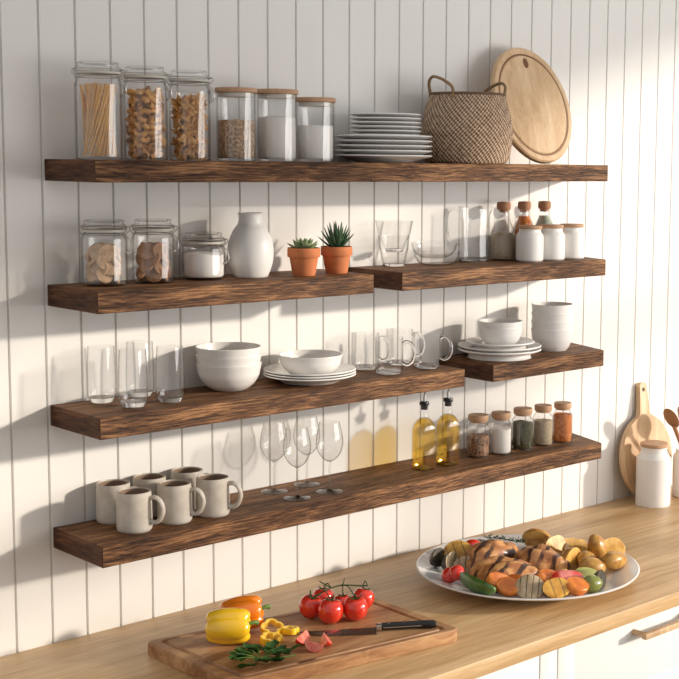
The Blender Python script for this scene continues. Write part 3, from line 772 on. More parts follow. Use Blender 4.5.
for label, x, y in (('clear wine glass at the back left of the four', .5771, -.0607), ('clear wine glass at the front left of the four', .5778, -.1555),
                    ('clear wine glass at the back right of the four', .6852, -.0563), ('clear wine glass at the front right of the four', .681, -.1555)):
    if wg is None:
        wg = thing('wine_glass', label, 'wine glass', (x, y, z4), 0, 'stemmed wine glasses')
        foot = [(0, 0), (.033, 0), (.0342, .0012), (.030, .0022), (.012, .0045), (.0045, .009), (.0033, .018), (.0030, .050), (.0034, .074), (.006, .080), (0, .0805)]
        finish('stem_and_foot', lathe(foot, 40), M['water'], wg)
        op = [(0, .0785)] + smoothp([(.004, .0788), (.016, .086), (.0285, .102), (.0345, .124), (.0335, .145), (.0285, .168), (.0260, .181)], 5)
        finish('bowl', lathe(wallprof(op, .0009, .004), 44), M['thin'], wg)
    else: dup(wg, label, (x, y, z4))
# oil bottles
def rsq(a, n=5, c=.35):
    out = []
    for q in range(4):
        for k in range(n + 1):
            t_ = q * PI / 2 + k * PI / 2 / n
            out.append(((1 - c) * a * (1 if q in (0, 3) else -1) + c * a * math.cos(t_), (1 - c) * a * (1 if q in (0, 1) else -1) + c * a * math.sin(t_)))
    return out
def sqloft(levels, bm=None):
    bm = bm or bmesh.new(); rings = []
    for a, z, c in levels: rings.append([bm.verts.new((x, y, z)) for x, y in rsq(a, 5, c)])
    n = len(rings[0])
    for A, B in zip(rings, rings[1:]):
        for i in range(n): bm.faces.new((A[i], A[(i + 1) % n], B[(i + 1) % n], B[i]))
    bm.faces.new(rings[0][::-1]); bm.faces.new(rings[-1]); return bm
ob = thing('oil_bottle', 'square glass oil bottle with pourer, left of the pair', 'bottle', (1.0389, -.1216, z4), 0, 'square oil bottles')
a = .0272
lv = [(a * .93, 0, .3), (a, .003, .3), (a, .110, .3), (a * .95, .122, .4), (a * .72, .136, .7), (a * .48, .143, 1), (.0115, .150, 1), (.0112, .172, 1), (.0130, .174, 1), (.0130, .178, 1)]
finish('bottle_body', sqloft(lv), M['glass'], ob)
finish('pourer_stopper', lathe([(0, .166), (.0095, .166), (.010, .1785), (.0135, .179), (.0140, .183), (.0125, .188), (0, .189)], 24), M['black'], ob, label='black pourer stopper')
finish('pourer_spout', tube(smoothp([(0, 0, .188), (0, 0, .198), (.001, 0, .207), (.003, -.001, .213)], 3), [.0042, .004, .0038, .0036, .0034, .0032, .003, .003, .003, .003][:10], 10), M['wire'], ob, label='steel pouring spout')
ob2 = dup(ob, 'square glass oil bottle with pourer, right of the pair', (1.1272, -.1233, z4))
lv = [(a * .86, .0035, .3), (a * .92, .006, .3), (a * .92, .110, .3), (a * .86, .122, .4), (a * .64, .1355, .7), (a * .40, .142, 1)]
for x, y, w_ in ((1.0389, -.1216, 'left'), (1.1272, -.1233, 'right')):
    tag(finish('olive_oil', sqloft(lv), M['oil'], None, (x, y, z4)), 'golden olive oil in the %s square bottle' % w_, 'oil', kind='stuff')
def spice(label, x, y, m, hf, fname, flabel, r=.0325):
    t = thing('spice_jar', label, 'spice jar', (x, y, z4), 0, 'spice jars with wooden lids')
    op = [(0, 0)] + smoothp([(r * .9, 0), (r * .98, .003), (r, .008), (r, .078), (r * .95, .088), (r * .78, .095), (r * .77, .104)], 4)
    finish('jar_body', lathe(wallprof(op, .002, .004), 40), M['glass'], t)
    finish('wooden_lid', lathe([(0, .100), (r * .70, .100), (r * .71, .1045), (r * .83, .105), (r * .86, .107), (r * .86, .119), (r * .83, .1213), (0, .1215)], 36), M['lid'], t)
    fill((x, y, z4), r - .0028, hf, m, fname, flabel, 'spice', .0015, .005)
spice('glass spice jar of mixed peppercorns beside the oil bottles', 1.2666, -.1036, M['pepperc'], .062, 'peppercorns', 'mixed brown and pink peppercorns in spice jar', .0342)
spice('glass spice jar of white salt, second in the row', 1.3446, -.1185, M['sugar'], .074, 'white_salt', 'white salt filling the second spice jar')
spice('glass spice jar of dark green dried herbs', 1.4418, -.1142, M['herb'], .080, 'dried_herbs', 'dark green dried herbs filling the middle spice jar')
spice('glass spice jar of beige ground spice', 1.5257, -.1188, M['beige_sp'], .075, 'ground_spice', 'beige ground spice filling the fourth spice jar', .0308)
spice('glass spice jar of orange ground spice at the shelf end', 1.6027, -.1281, M['orange_sp'], .086, 'ground_paprika', 'orange ground spice filling the last spice jar', .0310)

# ------------------------------------------------------------------ counter: cutting board and vegetables
zc = .9
quad = [(.108, -.209), (.112, -.545), (.6888, -.6293), (.6938, -.312)]
def round_poly(q, rad, n=5):
    out = []
    for i in range(len(q)):
        p, c, s = Vector(q[i - 1]), Vector(q[i]), Vector(q[(i + 1) % len(q)])
        a_ = c + (p - c).normalized() * rad; b_ = c + (s - c).normalized() * rad
        for k in range(n + 1):
            t_ = k / n; out.append(tuple((1 - t_) ** 2 * a_ + 2 * t_ * (1 - t_) * c + t_ * t_ * b_))
    return out
cen = Vector((.40, -.42))
def inset(d): return [tuple(cen + (Vector(p) - cen) * (1 - d / .26)) for p in quad]
bth = .031
b = bmesh.new()
loops = []
for poly, z in ((round_poly(inset(.002), .016), 0), (round_poly(quad, .018), .002), (round_poly(quad, .018), bth - .003), (round_poly(inset(.003), .016), bth),
                (round_poly(inset(.022), .012), bth), (round_poly(inset(.025), .011), bth - .0045), (round_poly(inset(.031), .010), bth - .0045), (round_poly(inset(.034), .009), bth)):
    loops.append([b.verts.new((x - cen.x, y - cen.y, z)) for x, y in poly])
n = len(loops[0])
for k, (A, B) in enumerate(zip(loops, loops[1:])):
    for i in range(n):
        f = b.faces.new((A[i], A[(i + 1) % n], B[(i + 1) % n], B[i]))
b.faces.new(loops[0]); b.faces.new(loops[-1])
cb = thing('cutting_board', 'thick rectangular wooden cutting board with juice groove on the worktop', 'cutting board', (cen.x, cen.y, zc + .0003))
finish('board_body', b, M['board'], cb, ang=25)
for px, py, rz_ in ((.30, -.553, -.14),):
    b = blob(.020, .0045, .0006, .5, 2.5, 4)
    finish('wood_knot', b, pm('dark knot', (.09, .035, .018), .5), cb, (px - cen.x, py - cen.y, bth + .0002), (0, 0, rz_), label='dark brown knot in the wood')
zb = zc + bth + .0005
def pepper(label, loc, L, r, mat, rz, tilt, lobes=4, ph=.4):
    t = thing('bell_pepper', label, 'bell pepper', loc, rz)
    b = bmesh.new(); nu = 48; rings = []
    prof = smoothp([(.0, .10), (.22, .02), (.55, .0), (.83, .10), (.97, .32), (1.0, .58), (.96, .80), (.84, .93), (.62, 1.0), (.36, .965), (.15, .91), (.0, .90)], 3)
    for rr, zz in prof:
        if rr < 1e-3: rings.append([b.verts.new((zz * L, 0, 0))]); continue
        row = []
        for i in range(nu):
            a = 2 * PI * i / nu
            lob = abs(math.cos((a + ph) * lobes / 2)) ** .55
            k = rr * r * (.84 + .18 * lob) * (1 + .03 * math.sin(2 * a + 1))
            zx = zz * L + (.010 * (lob - .5) if zz > .8 else (-.008 * (lob - .5) if zz < .15 else 0)) * min(1, rr * 2)
            row.append(b.verts.new((zx, k * math.cos(a), k * math.sin(a))))
        rings.append(row)
    for A, B in zip(rings, rings[1:]):
        for i in range(nu):
            j = (i + 1) % nu
            if len(A) == 1: b.faces.new((A[0], B[j], B[i]))
            elif len(B) == 1: b.faces.new((A[i], A[j], B[0]))
            else: b.faces.new((A[i], A[j], B[j], B[i]))
    Tm = Matrix.Rotation(tilt, 4, 'Y') @ Matrix.Translation((-L / 2, 0, 0))
    xform(b, Tm); mz = min(v_.co.z for v_ in b.verts); up = Matrix.Translation((0, 0, -mz)); xform(b, up)
    finish('pepper_body', b, mat, t, ang=80)
    s = tube(smoothp([(L * .885, 0, 0), (L * .95, 0, .001), (L * 1.04, .002, .004), (L * 1.14, .007, .005), (L * 1.22, .014, .001)], 4), [.014, .012, .009, .0075, .0065, .005, .0048, .0046, .0045, .0045, .0045, .0046, .0048, .005, .0055, .0058, .0058], 8)
    xform(s, up @ Tm); finish('stem', s, M['stem'], t)
    return t
pepper('yellow bell pepper lying on its side on the cutting board', (.236, -.348, zb), .090, .0405, M['ypep'], math.radians(-38), .0, 4, .1)
pepper('orange bell pepper lying behind the yellow one', (.314, -.290, zb), .088, .0390, M['opep'], math.radians(-38), -.12, 4, .5)
def ring_slice(label, x, y, z, r, rx, ry, seed, rz=0):
    b = bmesh.new(); nu = 48; P = []
    for i in range(nu):
        a = 2 * PI * i / nu; lob = abs(math.cos(a * 2 + seed)) ** .6
        ro = r * (.78 + .24 * lob); ri = ro - .0062 - .003 * (1 - lob)
        P.append([b.verts.new((q * math.cos(a), q * math.sin(a), zz)) for q, zz in ((ri, -.0065), (ro - .001, -.007), (ro, 0), (ro - .001, .007), (ri, .0065))])
    for i in range(nu):
        A, B = P[i], P[(i + 1) % nu]
        for k in range(5):
            f = b.faces.new((A[k], A[(k + 1) % 5], B[(k + 1) % 5], B[k])); f.material_index = 0 if k in (1, 2) else 1
    o = finish('pepper_ring', b, [M['ypep'], M['yflesh']], None, (x, y, zb + z), (rx, ry, rz), ang=50)
    return tag(o, label, 'pepper slice', 'yellow pepper rings')
ring_slice('yellow pepper ring lying nearest the whole yellow pepper', .310, -.410, .0085, .027, .12, .05, .3)
ring_slice('yellow pepper ring in the middle, leaning on another', .345, -.365, .0140, .027, .35, -.15, 1.0)
ring_slice('yellow pepper ring nearest the tomatoes', .378, -.390, .0080, .021, -.10, .10, .7)
# parsley
ps = thing('parsley_sprig', 'sprig of dark green parsley lying on the cutting board front', 'parsley', (.225, -.4850, zb))
b = bmesh.new(); lf = bmesh.new(); rr = random.Random(11)
def pleaf(bm, p, az, s, el):
    d = Vector((math.cos(az) * math.cos(el), math.sin(az) * math.cos(el), math.sin(el))); sd = Vector((-math.sin(az), math.cos(az), 0)); up = d.cross(sd) * -1
    out = [(0, 0), (.18, .30), (.10, .42), (.35, .36), (.38, .52), (.55, .34), (.66, .38), (.72, .20), (1, 0)]
    pts = [(u_, v_) for u_, v_ in out] + [(u_, -v_) for u_, v_ in reversed(out[1:-1])]
    cv = bm.verts.new(p + d * s * .45 + up * s * .10)
    vs = [bm.verts.new(p + d * s * u_ + sd * s * v_ + up * s * (-.12 * abs(v_) * 2)) for u_, v_ in pts]
    for i in range(len(vs)): bm.faces.new((cv, vs[i], vs[(i + 1) % len(vs)]))
for k in range(15):
    az = -2.9 + k * .42 + rr.uniform(-.2, .2); L = rr.uniform(.036, .072)
    tip = Vector((math.cos(az) * L * 1.25, math.sin(az) * L * .62, rr.uniform(.006, .026)))
    tube(smoothp([(0, 0, .003), tuple(tip * .5 + Vector((0, 0, .006))), tuple(tip)], 4), .0009, 5, b)
    for q in range(5): pleaf(lf, tip * (1 - q * .10), az + rr.uniform(-1.5, 1.5), rr.uniform(.018, .028), rr.uniform(-.1, .5))
tube(smoothp([(.0, 0, .003), (.04, -.020, .003), (.075, -.028, .002)], 5), .0012, 5, b)
for v_ in lf.verts: v_.co.z = max(v_.co.z, .0012)
bmesh.ops.solidify(lf, geom=lf.faces[:], thickness=.0004)
finish('stalks', b, M['stem'], ps); finish('leaves', lf, M['pars'], ps, ang=80)
# tomatoes
def tomato(label, x, y, r, tilt, ztop=0):
    t = thing('tomato', label, 'tomato', (x, y, zb + ztop), R.uniform(0, 3), 'vine tomatoes on the board')
    b = bmesh.new(); nu = 28
    pr2 = smoothp([(0, 0), (.45, .02), (.85, .22), (1, .50), (.93, .74), (.66, .93), (.30, .965), (0, .90)], 4)
    rings = []
    lathe([(max(q, 0) * r, z * r * 1.84) for q, z in pr2], nu, bm=b)
    xform(b, Matrix.Translation((0, 0, r * .92)) @ Matrix.Rotation(tilt, 4, 'X') @ Matrix.Translation((0, 0, -r * .92)))
    mz = min(v_.co.z for v_ in b.verts); xform(b, Matrix.Translation((0, 0, -mz)))
    finish('tomato_body', b, M['tomato'], t, ang=80)
    c = bmesh.new()
    for k in range(5):
        az = k * 2 * PI / 5; leaf(c, (0, 0, r * 1.72), az, .15, r * .62, r * .10, .0008, .2)
    xform(c, Matrix.Translation((0, 0, -mz)) @ Matrix.Translation((0, 0, r * .92)) @ Matrix.Rotation(tilt, 4, 'X') @ Matrix.Translation((0, 0, -r * .92)))
    finish('calyx', c, M['vine'], t)
    return t
TT = [('tomato on the vine, leftmost of the bunch', .480, -.335, .0285, .3), ('large tomato at the front left of the vine bunch', .492, -.395, .0305, .1), ('tomato at the front right of the vine bunch', .5480, -.4180, .0300, -.1),
      ('tomato at the right end of the vine bunch', .6130, -.370, .0270, .3), ('tomato at the back of the bunch, mostly hidden', .545, -.300, .0270, .1), ('small tomato in the middle of the bunch', .5600, -.3560, .0235, 0)]
for q in TT: tomato(*q)
b = bmesh.new(); zz = .058
main = [(.470, -.345, zz - .012), (.500, -.352, zz + .004), (.530, -.350, zz + .008), (.565, -.352, zz + .008), (.600, -.365, zz + .002), (.622, -.375, zz)]
tube(smoothp(main, 4), .0020, 6, b)
for (x, y, z) in ((.480, -.335, zz - .004), (.492, -.392, zz - .001), (.548, -.415, zz - .001), (.545, -.302, zz - .003), (.560, -.356, zz - .010), (.613, -.368, zz - .004)):
    s_ = min(main, key=lambda m_: (m_[0] - x) ** 2 + (m_[1] - y) ** 2)
    tube(smoothp([s_, ((s_[0] + x) / 2, (s_[1] + y) / 2, zz + .012), (x, y, z)], 4), .0014, 6, b)
for q in ((.53, -.35, .066, .51, -.33, .082), (.565, -.352, .066, .575, -.345, .080)): tube([q[:3], q[3:]], .0014, 6, b)
o = finish('tomato_vine', b, M['vine'], None, (0, 0, zb)); tag(o, 'dark green vine stalk joining the tomatoes', 'vine')
for label, x, y, rz_, s in (('tomato wedge lying nearest the knife tip', .354, -.462, .5, 1.0), ('tomato wedge nearest the front, pointing up', .346, -.520, 2.2, .95), ('tomato wedge nearest the knife blade', .388, -.507, 1.2, .9)):
    b = cutblob(.024 * s, .024 * s, .023 * s, .03, 2, [((0, 0, 0), (0, 1, .15)), ((0, 0, 0), (-.15, -.45, .9))])
    xform(b, Matrix.Rotation(.35, 4, 'X')); mz = min(v_.co.z for v_ in b.verts); xform(b, Matrix.Translation((0, 0, -mz)))
    tag(finish('tomato_wedge', b, [M['tomato'], M['tflesh']], None, (x, y, zb), (0, 0, rz_), ang=40), label, 'tomato wedge', 'tomato wedges')
# knife
A0 = Vector((.3818, -.4126)); A1 = Vector((.6520, -.5855)); d = (A1 - A0); Lk = d.length; az = math.atan2(d.y, d.x)
kn = thing('chef_knife', 'chef knife with steel blade and black riveted handle on the board', 'knife', (A0.x, A0.y, zb), az)
bl = .56 * Lk
tp = [(0, .001), (.02, .011), (.05, .021), (.09, .029), (bl, .034)]
b = bmesh.new(); T_ = []; Z_ = .0075
for x, w_ in tp: T_.append((x, w_))
up_, dn = [], []
for x, w_ in tp:
    up_.append([b.verts.new((x, .008, Z_ + s * .0009)) for s in (-1, 1)])
    dn.append([b.verts.new((x, .008 - w_, Z_ + s * .0002)) for s in (-1, 1)])
for i in range(len(tp) - 1):
    for s in (0, 1): b.faces.new((up_[i][s], up_[i + 1][s], dn[i + 1][s], dn[i][s]))
    b.faces.new((up_[i][0], up_[i + 1][0], up_[i + 1][1], up_[i][1])); b.faces.new((dn[i][0], dn[i + 1][0], dn[i + 1][1], dn[i][1]))
b.faces.new((up_[-1][0], up_[-1][1], dn[-1][1], dn[-1][0]))
xform(b, Matrix.Translation((0, 0, .0075)) @ Matrix.Rotation(.14, 4, 'X') @ Matrix.Translation((0, 0, -.0075)))
mz = min(v_.co.z for v_ in b.verts); dz = .0004 - mz; xform(b, Matrix.Translation((0, 0, dz)))
finish('blade', b, M['blade'], kn)
finish('bolster', box(bl + .0003, bl + .014, -.006, .010, .0005, .0165, None, .003), M['blade'], kn)
hbm = bmesh.new(); lvl = []
for x, w_, h_ in ((bl + .0143, .0085, .0080), (bl + .04, .0095, .0088), (bl + .075, .0085, .0085), (Lk - .02, .0105, .0095), (Lk - .004, .0110, .0092), (Lk, .0080, .007)):
    lvl.append([hbm.verts.new((x, .001 + w_ * math.cos(q * PI / 6) - .006 * max(0, (x - Lk + .03) / .03), .0097 + h_ * math.sin(q * PI / 6))) for q in range(12)])
for A, B in zip(lvl, lvl[1:]):
    for i in range(12): hbm.faces.new((A[i], A[(i + 1) % 12], B[(i + 1) % 12], B[i]))
hbm.faces.new(lvl[0]); hbm.faces.new(lvl[-1])
finish('handle', hbm, M['black'], kn, label='black handle')
for k, x in enumerate((bl + .03, bl + .065, bl + .10)):
    rv = lathe([(0, 0), (.0030, 0), (.0028, .0006), (0, .0009)], 12); finish('rivet', rv, M['blade'], kn, (x, .0, .0176 + .0006 * (k != 1)), (.35, 0, 0), label='small steel rivet')
finish('tang', box(bl + .016, Lk - .003, -.0101, -.0081, .0083, .0105, None, .0005), M['blade'], kn)

# ------------------------------------------------------------------ platter with chicken and vegetables
PX, PY, PR = 1.160, -.405, .2985
pf = .17
pp_ = [(0, .002), (pf - .01, .002), (pf - .006, 0), (pf, 0)] + smoothp([(pf + .004, .002), (pf + .05, .012), (PR - .03, .026), (PR, .037)], 5) + [(PR + .001, .0395), (PR - .003, .0412), (PR - .03, .0325), (PR - .075, .019), (PR - .10, .0125), (pf - .02, .009), (0, .009)]
tag(finish('serving_platter', lathe(pp_, 96), M['china'], None, (PX, PY, zc)), 'large round white platter of grilled chicken and roasted vegetables', 'platter')
z0 = zc + .0095
def food(name, label, cat, bm, mat, x, y, z=0, rot=(0, 0, 0), group=None):
    xform(bm, Matrix.Rotation(rot[2], 4, 'Z') @ Matrix.Rotation(rot[1], 4, 'Y') @ Matrix.Rotation(rot[0], 4, 'X'))
    mz = min(v_.co.z for v_ in bm.verts); xform(bm, Matrix.Translation((0, 0, -mz)))
    dd = math.hypot(x - PX, y - PY); lift = max(0, (dd - .16)) * .16
    return tag(finish(name, bm, mat, None, (x, y, z0 + lift + z), ang=70), label, cat, group)
def breast(L, W, H, seed):
    b = bmesh.new(); bmesh.ops.create_uvsphere(b, u_segments=48, v_segments=28, radius=1)
    for v_ in b.verts:
        c = v_.co.copy(); taper = 1 - .35 * max(0, c.x) ** 1.5; dent = .16 * math.exp(-((c.y - .18 * c.x) ** 2) / .03) * max(0, c.z)
        k = 1 + .16 * noise.noise(c * 1.9 + Vector((seed * 5, 0, 0))) + .015 * noise.noise(c * 5)
        v_.co = Vector((c.x * L * k, c.y * W * taper * k, (c.z * (1 - dent)) * H * k * (1 - .2 * max(0, c.x))))
        if v_.co.z < -H * .45: v_.co.z = -H * .45
    return b
food('chicken_breast', 'large grilled chicken breast with dark char lines, nearest the viewer', 'chicken', breast(.098, .066, .050, 1), M['chick'], 1.046, -.432, .004, (0, 0, math.radians(-35)), 'grilled chicken breasts')
food('chicken_breast', 'grilled chicken breast behind the others under the herbs', 'chicken', breast(.086, .050, .054, 2), M['chick'], 1.118, -.312, .012, (0, 0, math.radians(-8)), 'grilled chicken breasts')
food('chicken_breast', 'grilled chicken breast on the right beside the potatoes', 'chicken', breast(.080, .050, .052, 3), M['chick'], 1.188, -.425, .006, (0, 0, math.radians(-62)), 'grilled chicken breasts')
def ell(sx, sy, sz, s=0): return blob(sx * 1.15, sy * 1.15, sz * 1.2, .12, 1.4, s)
def halfb(sx, sy, sz, s=0, no=(0, -.3, 1)): return cutblob(sx * 1.12, sy * 1.2, sz * 1.3, .1, s, [((0, 0, sz * .35), no)])
def wedge(sx, sy, sz, s=0):
    b = cutblob(sx, sy, sz, .10, s, [((0, 0, 0), (0, .75, .65)), ((0, 0, 0), (0, -.85, .5))])
    return b
G1 = 'potato wedges on the platter'
PT = [ (1.329, -.285, 0, (.9, .2, -.3), 'at the very back beside the wall', 'h'), (1.372, -.340, .004, (.8, .1, .5), 'at the back with scored flesh', 'h'),
      (1.330, -.350, .002, (.4, 0, .6), 'behind the chicken pieces', 'h'), (1.292, -.405, .004, (.5, .2, -.5), 'touching the right chicken breast', 'h'),
      (1.345, -.420, .003, (.3, .2, .2), 'in the middle of the potato heap', 'h'), (1.360, -.478, .010, (.3, 1.2, .3), 'standing upright near the right rim', 'e'),
      (1.255, -.480, .010, (.6, 0, .8), 'lying flat beside the chicken with grill lines', 'h'), (1.262, -.545, .004, (.4, .3, .1), 'small one in front of the upright potato', 'e'),
      (1.395, -.500, .003, (.5, .1, .3), 'nearest the right rim', 'h'), (1.335, -.560, .004, (.2, .1, .7), 'large one at the right front', 'e'), (1.300, -.490, .006, (.2, .1, 1.1), 'small one tucked among the others', 'e')]
for k, (x, y, z, rt, w_, kd) in enumerate(PT):
    if kd == 'h': b = wedge(.050, .030, .040, k) if k % 2 else halfb(.040, .026, .024, k, (0, -.75, .6))
    else: b = ell(.034 if k != 9 else .042, .023, .021, k)
    food('potato_wedge', 'golden roast potato piece, ' + w_, 'potato', b, [M['potato'], M['potflesh']], x, y, z, (rt[0], rt[1], rt[2] - .6), G1)
def tom(label, x, y, s, z=0): food('cherry_tomato', label, 'cherry tomato', blob(s, s * .92, s * .9, .05, 1, 3), M['tomato'], x, y, z, (0, 0, 0), 'cherry tomatoes on the platter')
tom('roast cherry tomato nearest the left rim', .934, -.338, .0235); tom('roast cherry tomato beside the courgette', .940, -.358, .0225, .012)
tom('roast tomato behind the left vegetables', 1.130, -.222, .030, .010)
b = cutblob(.075, .024, .028, .05, 1, [((0, 0, .008), (0, .6, .8))])
food('courgette_wedge', 'long green courgette wedge at the left front', 'courgette', b, [M['zucc'], M['zflesh']], .912, -.462, .004, (.0, 0, math.radians(-100)))
food('squash_slice', 'yellow grilled squash half near the left rim', 'squash', halfb(.038, .028, .024, 3, (0, -.5, .8)), [M['yellowveg'], M['yellowveg']], 1.060, -.240, .010, (.5, 0, -.5))
for k, (x, y, w_, rz_, s) in enumerate(((1.012, -.262, 'beside the left tomato', .3, .033), (1.040, -.300, 'between the squash and the chicken', -.6, .036), (1.000, -.225, 'nearest the left rim', .2, .028), (1.160, -.215, 'behind the back tomato', -.3, .036), (1.165, -.655, 'at the right front, striped', .4, .032))):
    food('aubergine_piece', 'charred dark aubergine piece ' + w_, 'aubergine', halfb(s, .018, .020, k + 4, (0, -.9, .5)), [M['burnt'], M['auber'] if k in (0, 1) else M['burnt']], x, y, .004, (.3, 0, rz_), 'charred aubergine pieces')
for k, (x, y, w_, rz_) in enumerate(((.958, -.490, 'beside the courgette wedge', .2), (.950, -.535, 'in front of the chicken', -.4), (1.005, -.505, 'behind the striped round slice', -1.0), (1.112, -.525, 'beside the red pepper strip', .1), (1.078, -.652, 'nearest the front rim', .4))):
    food('carrot_chunk', 'orange roast carrot chunk ' + w_, 'carrot', halfb(.030, .021, .021, k + 9, (0, -.2, 1)), [M['carrot'], M['carrot']], x, y, .004 + .006 * (k == 0), (.3, .1, rz_ - .6), 'roast carrot chunks')
b = lathe([(0, 0), (.034, 0), (.0365, .003), (.0365, .009), (.034, .012), (0, .012)], 36)
food('aubergine_slice', 'round striped aubergine slice leaning at the front', 'aubergine', b, M['auber'], .985, -.575, .004, (.75, 0, math.radians(-45)))
food('yellow_squash_piece', 'yellow squash piece beside the round striped slice', 'squash', halfb(.033, .020, .022, 13, (0, -.8, .6)), [M['burnt'], M['yellowveg']], 1.022, -.632, .002, (.2, 0, -.5))
food('baby_carrot', 'small brown red roast carrot under the chicken', 'carrot', ell(.027, .021, .020, 14), M['carrot'], 1.055, -.545, .006, (0, 0, -.7))
food('red_pepper_strip', 'bright red roast pepper strip at the front', 'pepper slice', halfb(.042, .022, .021, 15), [pm('roast red pepper', (.80, .07, .015), .25, .6, coat=.5), M['tomato']], 1.110, -.590, .012, (.2, .1, -.35))
food('garlic_clove', 'pale roast garlic clove beside the red pepper', 'garlic', ell(.014, .010, .012, 16), M['yflesh'], 1.150, -.545, .022, (0, 0, .4))
food('green_pepper_piece', 'green pepper piece beside the potatoes', 'pepper slice', halfb(.034, .018, .020, 17), [M['olive'], M['zflesh']], 1.180, -.600, .008, (.3, .2, -.5))
food('green_olive', 'green olive nearest the front right rim', 'olive', ell(.026, .019, .019, 18), M['olive'], 1.128, -.655, .003, (0, 0, -.4))
rs = thing('rosemary_sprig', 'sprig of dark rosemary lying on the back chicken breast', 'rosemary', (1.142, -.328, z0 + .078))
b = bmesh.new(); st = smoothp([(-.028, .035, .012), (.0, .008, .009), (.025, -.022, .004), (.042, -.040, .0)], 6); tube(st, .0012, 6, b)
finish('stalk', b, M['stem'], rs); b = bmesh.new(); rr = random.Random(4)
for k in range(60):
    p = Vector(st[k * (len(st) - 1) // 60]); leaf(b, p, rr.uniform(0, 6.28), rr.uniform(-.1, .8), rr.uniform(.012, .022), .0013, .0009, 0, 4)
finish('needles', b, M['rosem'], rs)

# ------------------------------------------------------------------ right end of the counter
# paddle board
pd = thing('paddle_board', 'round pale wooden paddle board leaning on wall behind white canister', 'board', (2.130, -.022, zc + .0005))
rad = .130; hh_ = .386
out = []
th0 = math.asin(.028 / rad)
for k in range(49):
    a = PI / 2 + th0 + (2 * PI - 2 * th0) * k / 48; out.append((rad * math.cos(a), rad + rad * 1.06 * math.sin(a) + .008))
nk = [(.026, rad * 2 + .022), (.020, rad * 2 + .045), (.019, hh_ - .028), (.0215, hh_ - .012), (.014, hh_ - .002), (0, hh_)]
out += nk + [(-x, y) for x, y in reversed(nk[:-1])]
mny = min(y for x, y in out); out = [(x, y - mny) for x, y in out]
b = prism(out, 0, .018, .003, 2)
lean = .12
xform(b, Matrix.Rotation(PI / 2 - lean, 4, 'X'))
mz = min(v_.co.z for v_ in b.verts); mxy = max(v_.co.y for v_ in b.verts); xform(b, Matrix.Translation((0, -mxy + .021, -mz)))
finish('board_body', b, M['pale'], pd)
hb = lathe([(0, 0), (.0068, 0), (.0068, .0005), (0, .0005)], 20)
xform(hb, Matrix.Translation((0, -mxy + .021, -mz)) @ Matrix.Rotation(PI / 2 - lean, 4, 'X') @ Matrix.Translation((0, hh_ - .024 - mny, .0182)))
finish('hanging_hole', hb, pm('shaded wood hole', (.10, .05, .03), .7), pd, label='dark round hanging hole')  # uncut board; the disc's dark colour stands for shade in the hole
cn = thing('ceramic_canister', 'tall matt white canister with wooden lid standing before paddle board', 'canister', (2.0640, -.1235, zc), 0)
op = [(0, 0)] + smoothp([(.051, 0), (.0555, .004), (.0570, .012), (.0570, .144), (.0545, .157), (.0455, .172), (.0430, .180), (.0430, .190), (.0450, .194)], 4)
finish('canister_body', lathe(wallprof(op, .0035, .005), 56), M['matt'], cn)
finish('wooden_lid', lathe([(0, .1950), (.0445, .1950), (.0460, .1965), (.0460, .2035), (.044, .2055), (0, .206)], 48), M['lid'], cn)
cr = thing('utensil_crock', 'matt white crock holding wooden spoons at the right end', 'crock', (2.256, -.135, zc), 0)
op = [(0, 0)] + smoothp([(.056, 0), (.0605, .004), (.0620, .012), (.0620, .125), (.0575, .142), (.0530, .149), (.0535, .1600)], 4)
finish('crock_body', lathe(wallprof(op, .0035, .005), 56), M['matt'], cr)
def spoon(label, foot, tip, rz):
    f, t_ = Vector(foot), Vector(tip); L = (t_ - f).length
    b = bmesh.new(); tube([(0, 0, 0), (0, 0, L * .5), (0, 0, L * .80)], [.0062, .0058, .0075], 10, b)
    hd = bmesh.new(); bmesh.ops.create_uvsphere(hd, u_segments=24, v_segments=14, radius=1)
    for v_ in hd.verts:
        c = v_.co; q = -.45 * max(0, 1 - (c.x ** 2 + c.z ** 2)) if c.y < 0 else -.9 * max(0, 1 - (c.x ** 2 + c.z ** 2))
        v_.co = Vector((c.x * .028, (c.y * .004 + q * -.012) , c.z * .042 + L - .042))
    merge(b, hd)
    dd = (t_ - f)
    o = finish('wooden_spoon', b, M['spoonw'], None, foot, ang=70)
    o.rotation_mode = 'QUATERNION'; o.rotation_quaternion = dd.to_track_quat('Z', 'Y')
    return tag(o, label, 'spoon', 'spoons in the crock')
spoon('brown wooden spoon leaning left out of the white crock', (2.303, -.128, zc + .014), (2.106, -.142, zc + .316), 0)
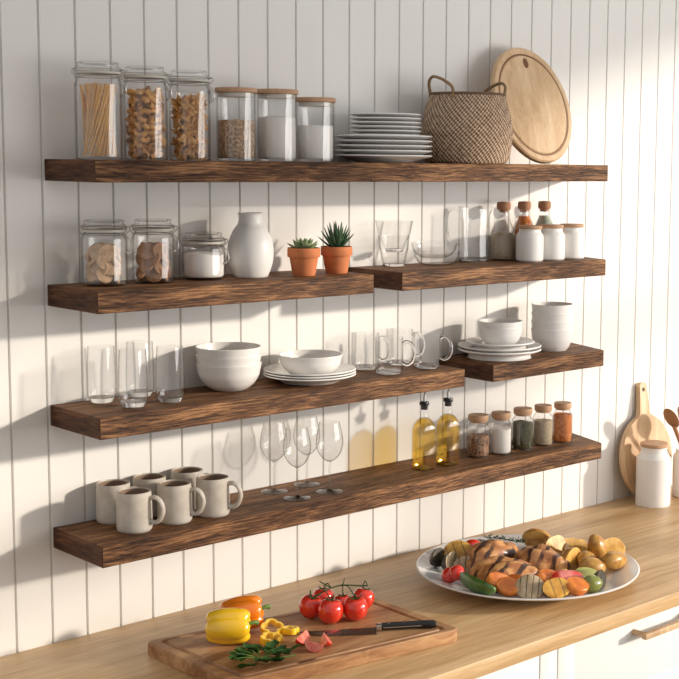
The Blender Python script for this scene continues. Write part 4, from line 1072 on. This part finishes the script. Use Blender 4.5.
spoon('brown wooden spoon cut off by the right picture edge', (2.275, -.160, zc + .012), (2.200, -.118, zc + .308), 0)

# ------------------------------------------------------------------ light
sun = bpy.data.lights.new('sun', 'SUN'); sun.energy = 3.6; sun.angle = math.radians(3.0); sun.color = (1, .885, .74)
so = bpy.data.objects.new('sun', sun); C.objects.link(so)
so.rotation_euler = Vector((-1.03, 1, -.322)).to_track_quat('-Z', 'Y').to_euler(); so.location = (4, -4, 4)
al = bpy.data.lights.new('window_daylight', 'AREA'); al.shape = 'RECTANGLE'; al.size = 4.9; al.size_y = 1.5; al.energy = 98; al.color = (1, .97, .93)
ao = bpy.data.objects.new('window_daylight', al); C.objects.link(ao)
ao.location = ((WX0 + WX1) / 2, yw - .02, 1.97); ao.rotation_euler = (math.radians(90), 0, 0)
w = bpy.data.worlds.new('World'); sc.world = w; w.use_nodes = True
bg = w.node_tree.nodes['Background']; bg.inputs[0].default_value = (.975, .97, .97, 1); bg.inputs[1].default_value = .6

# ------------------------------------------------------------------ camera
cam = bpy.data.cameras.new('camera'); co = bpy.data.objects.new('camera', cam); C.objects.link(co)
cam.sensor_width = 36; cam.lens = 1373.8792 * 36 / 679
cam.shift_x = -(475.8694 - 339.5) / 679; cam.shift_y = (322.1153 - 339.5) / 679
yaw, pitch, roll = .7829223, -.1164133, .0123191
fw = Vector((math.sin(yaw) * math.cos(pitch), math.cos(yaw) * math.cos(pitch), math.sin(pitch)))
rt = Vector((math.cos(yaw), -math.sin(yaw), 0)); up = rt.cross(fw)
r2 = math.cos(roll) * rt + math.sin(roll) * up; u2 = -math.sin(roll) * rt + math.cos(roll) * up
mat = Matrix((r2, u2, -fw)).transposed().to_4x4(); mat.translation = (-1.47818847, -2.84705484, 2.01387494)
co.matrix_world = mat
cam.clip_start = .05
sc.camera = co
sc.view_settings.view_transform = 'Standard'; sc.view_settings.look = 'None'; sc.view_settings.gamma = 1
sc.view_settings.exposure = 0; sc.view_settings.use_curve_mapping = False
sc.cycles.transparent_max_bounces = 40; sc.cycles.max_bounces = 10; sc.cycles.sample_clamp_indirect = 8
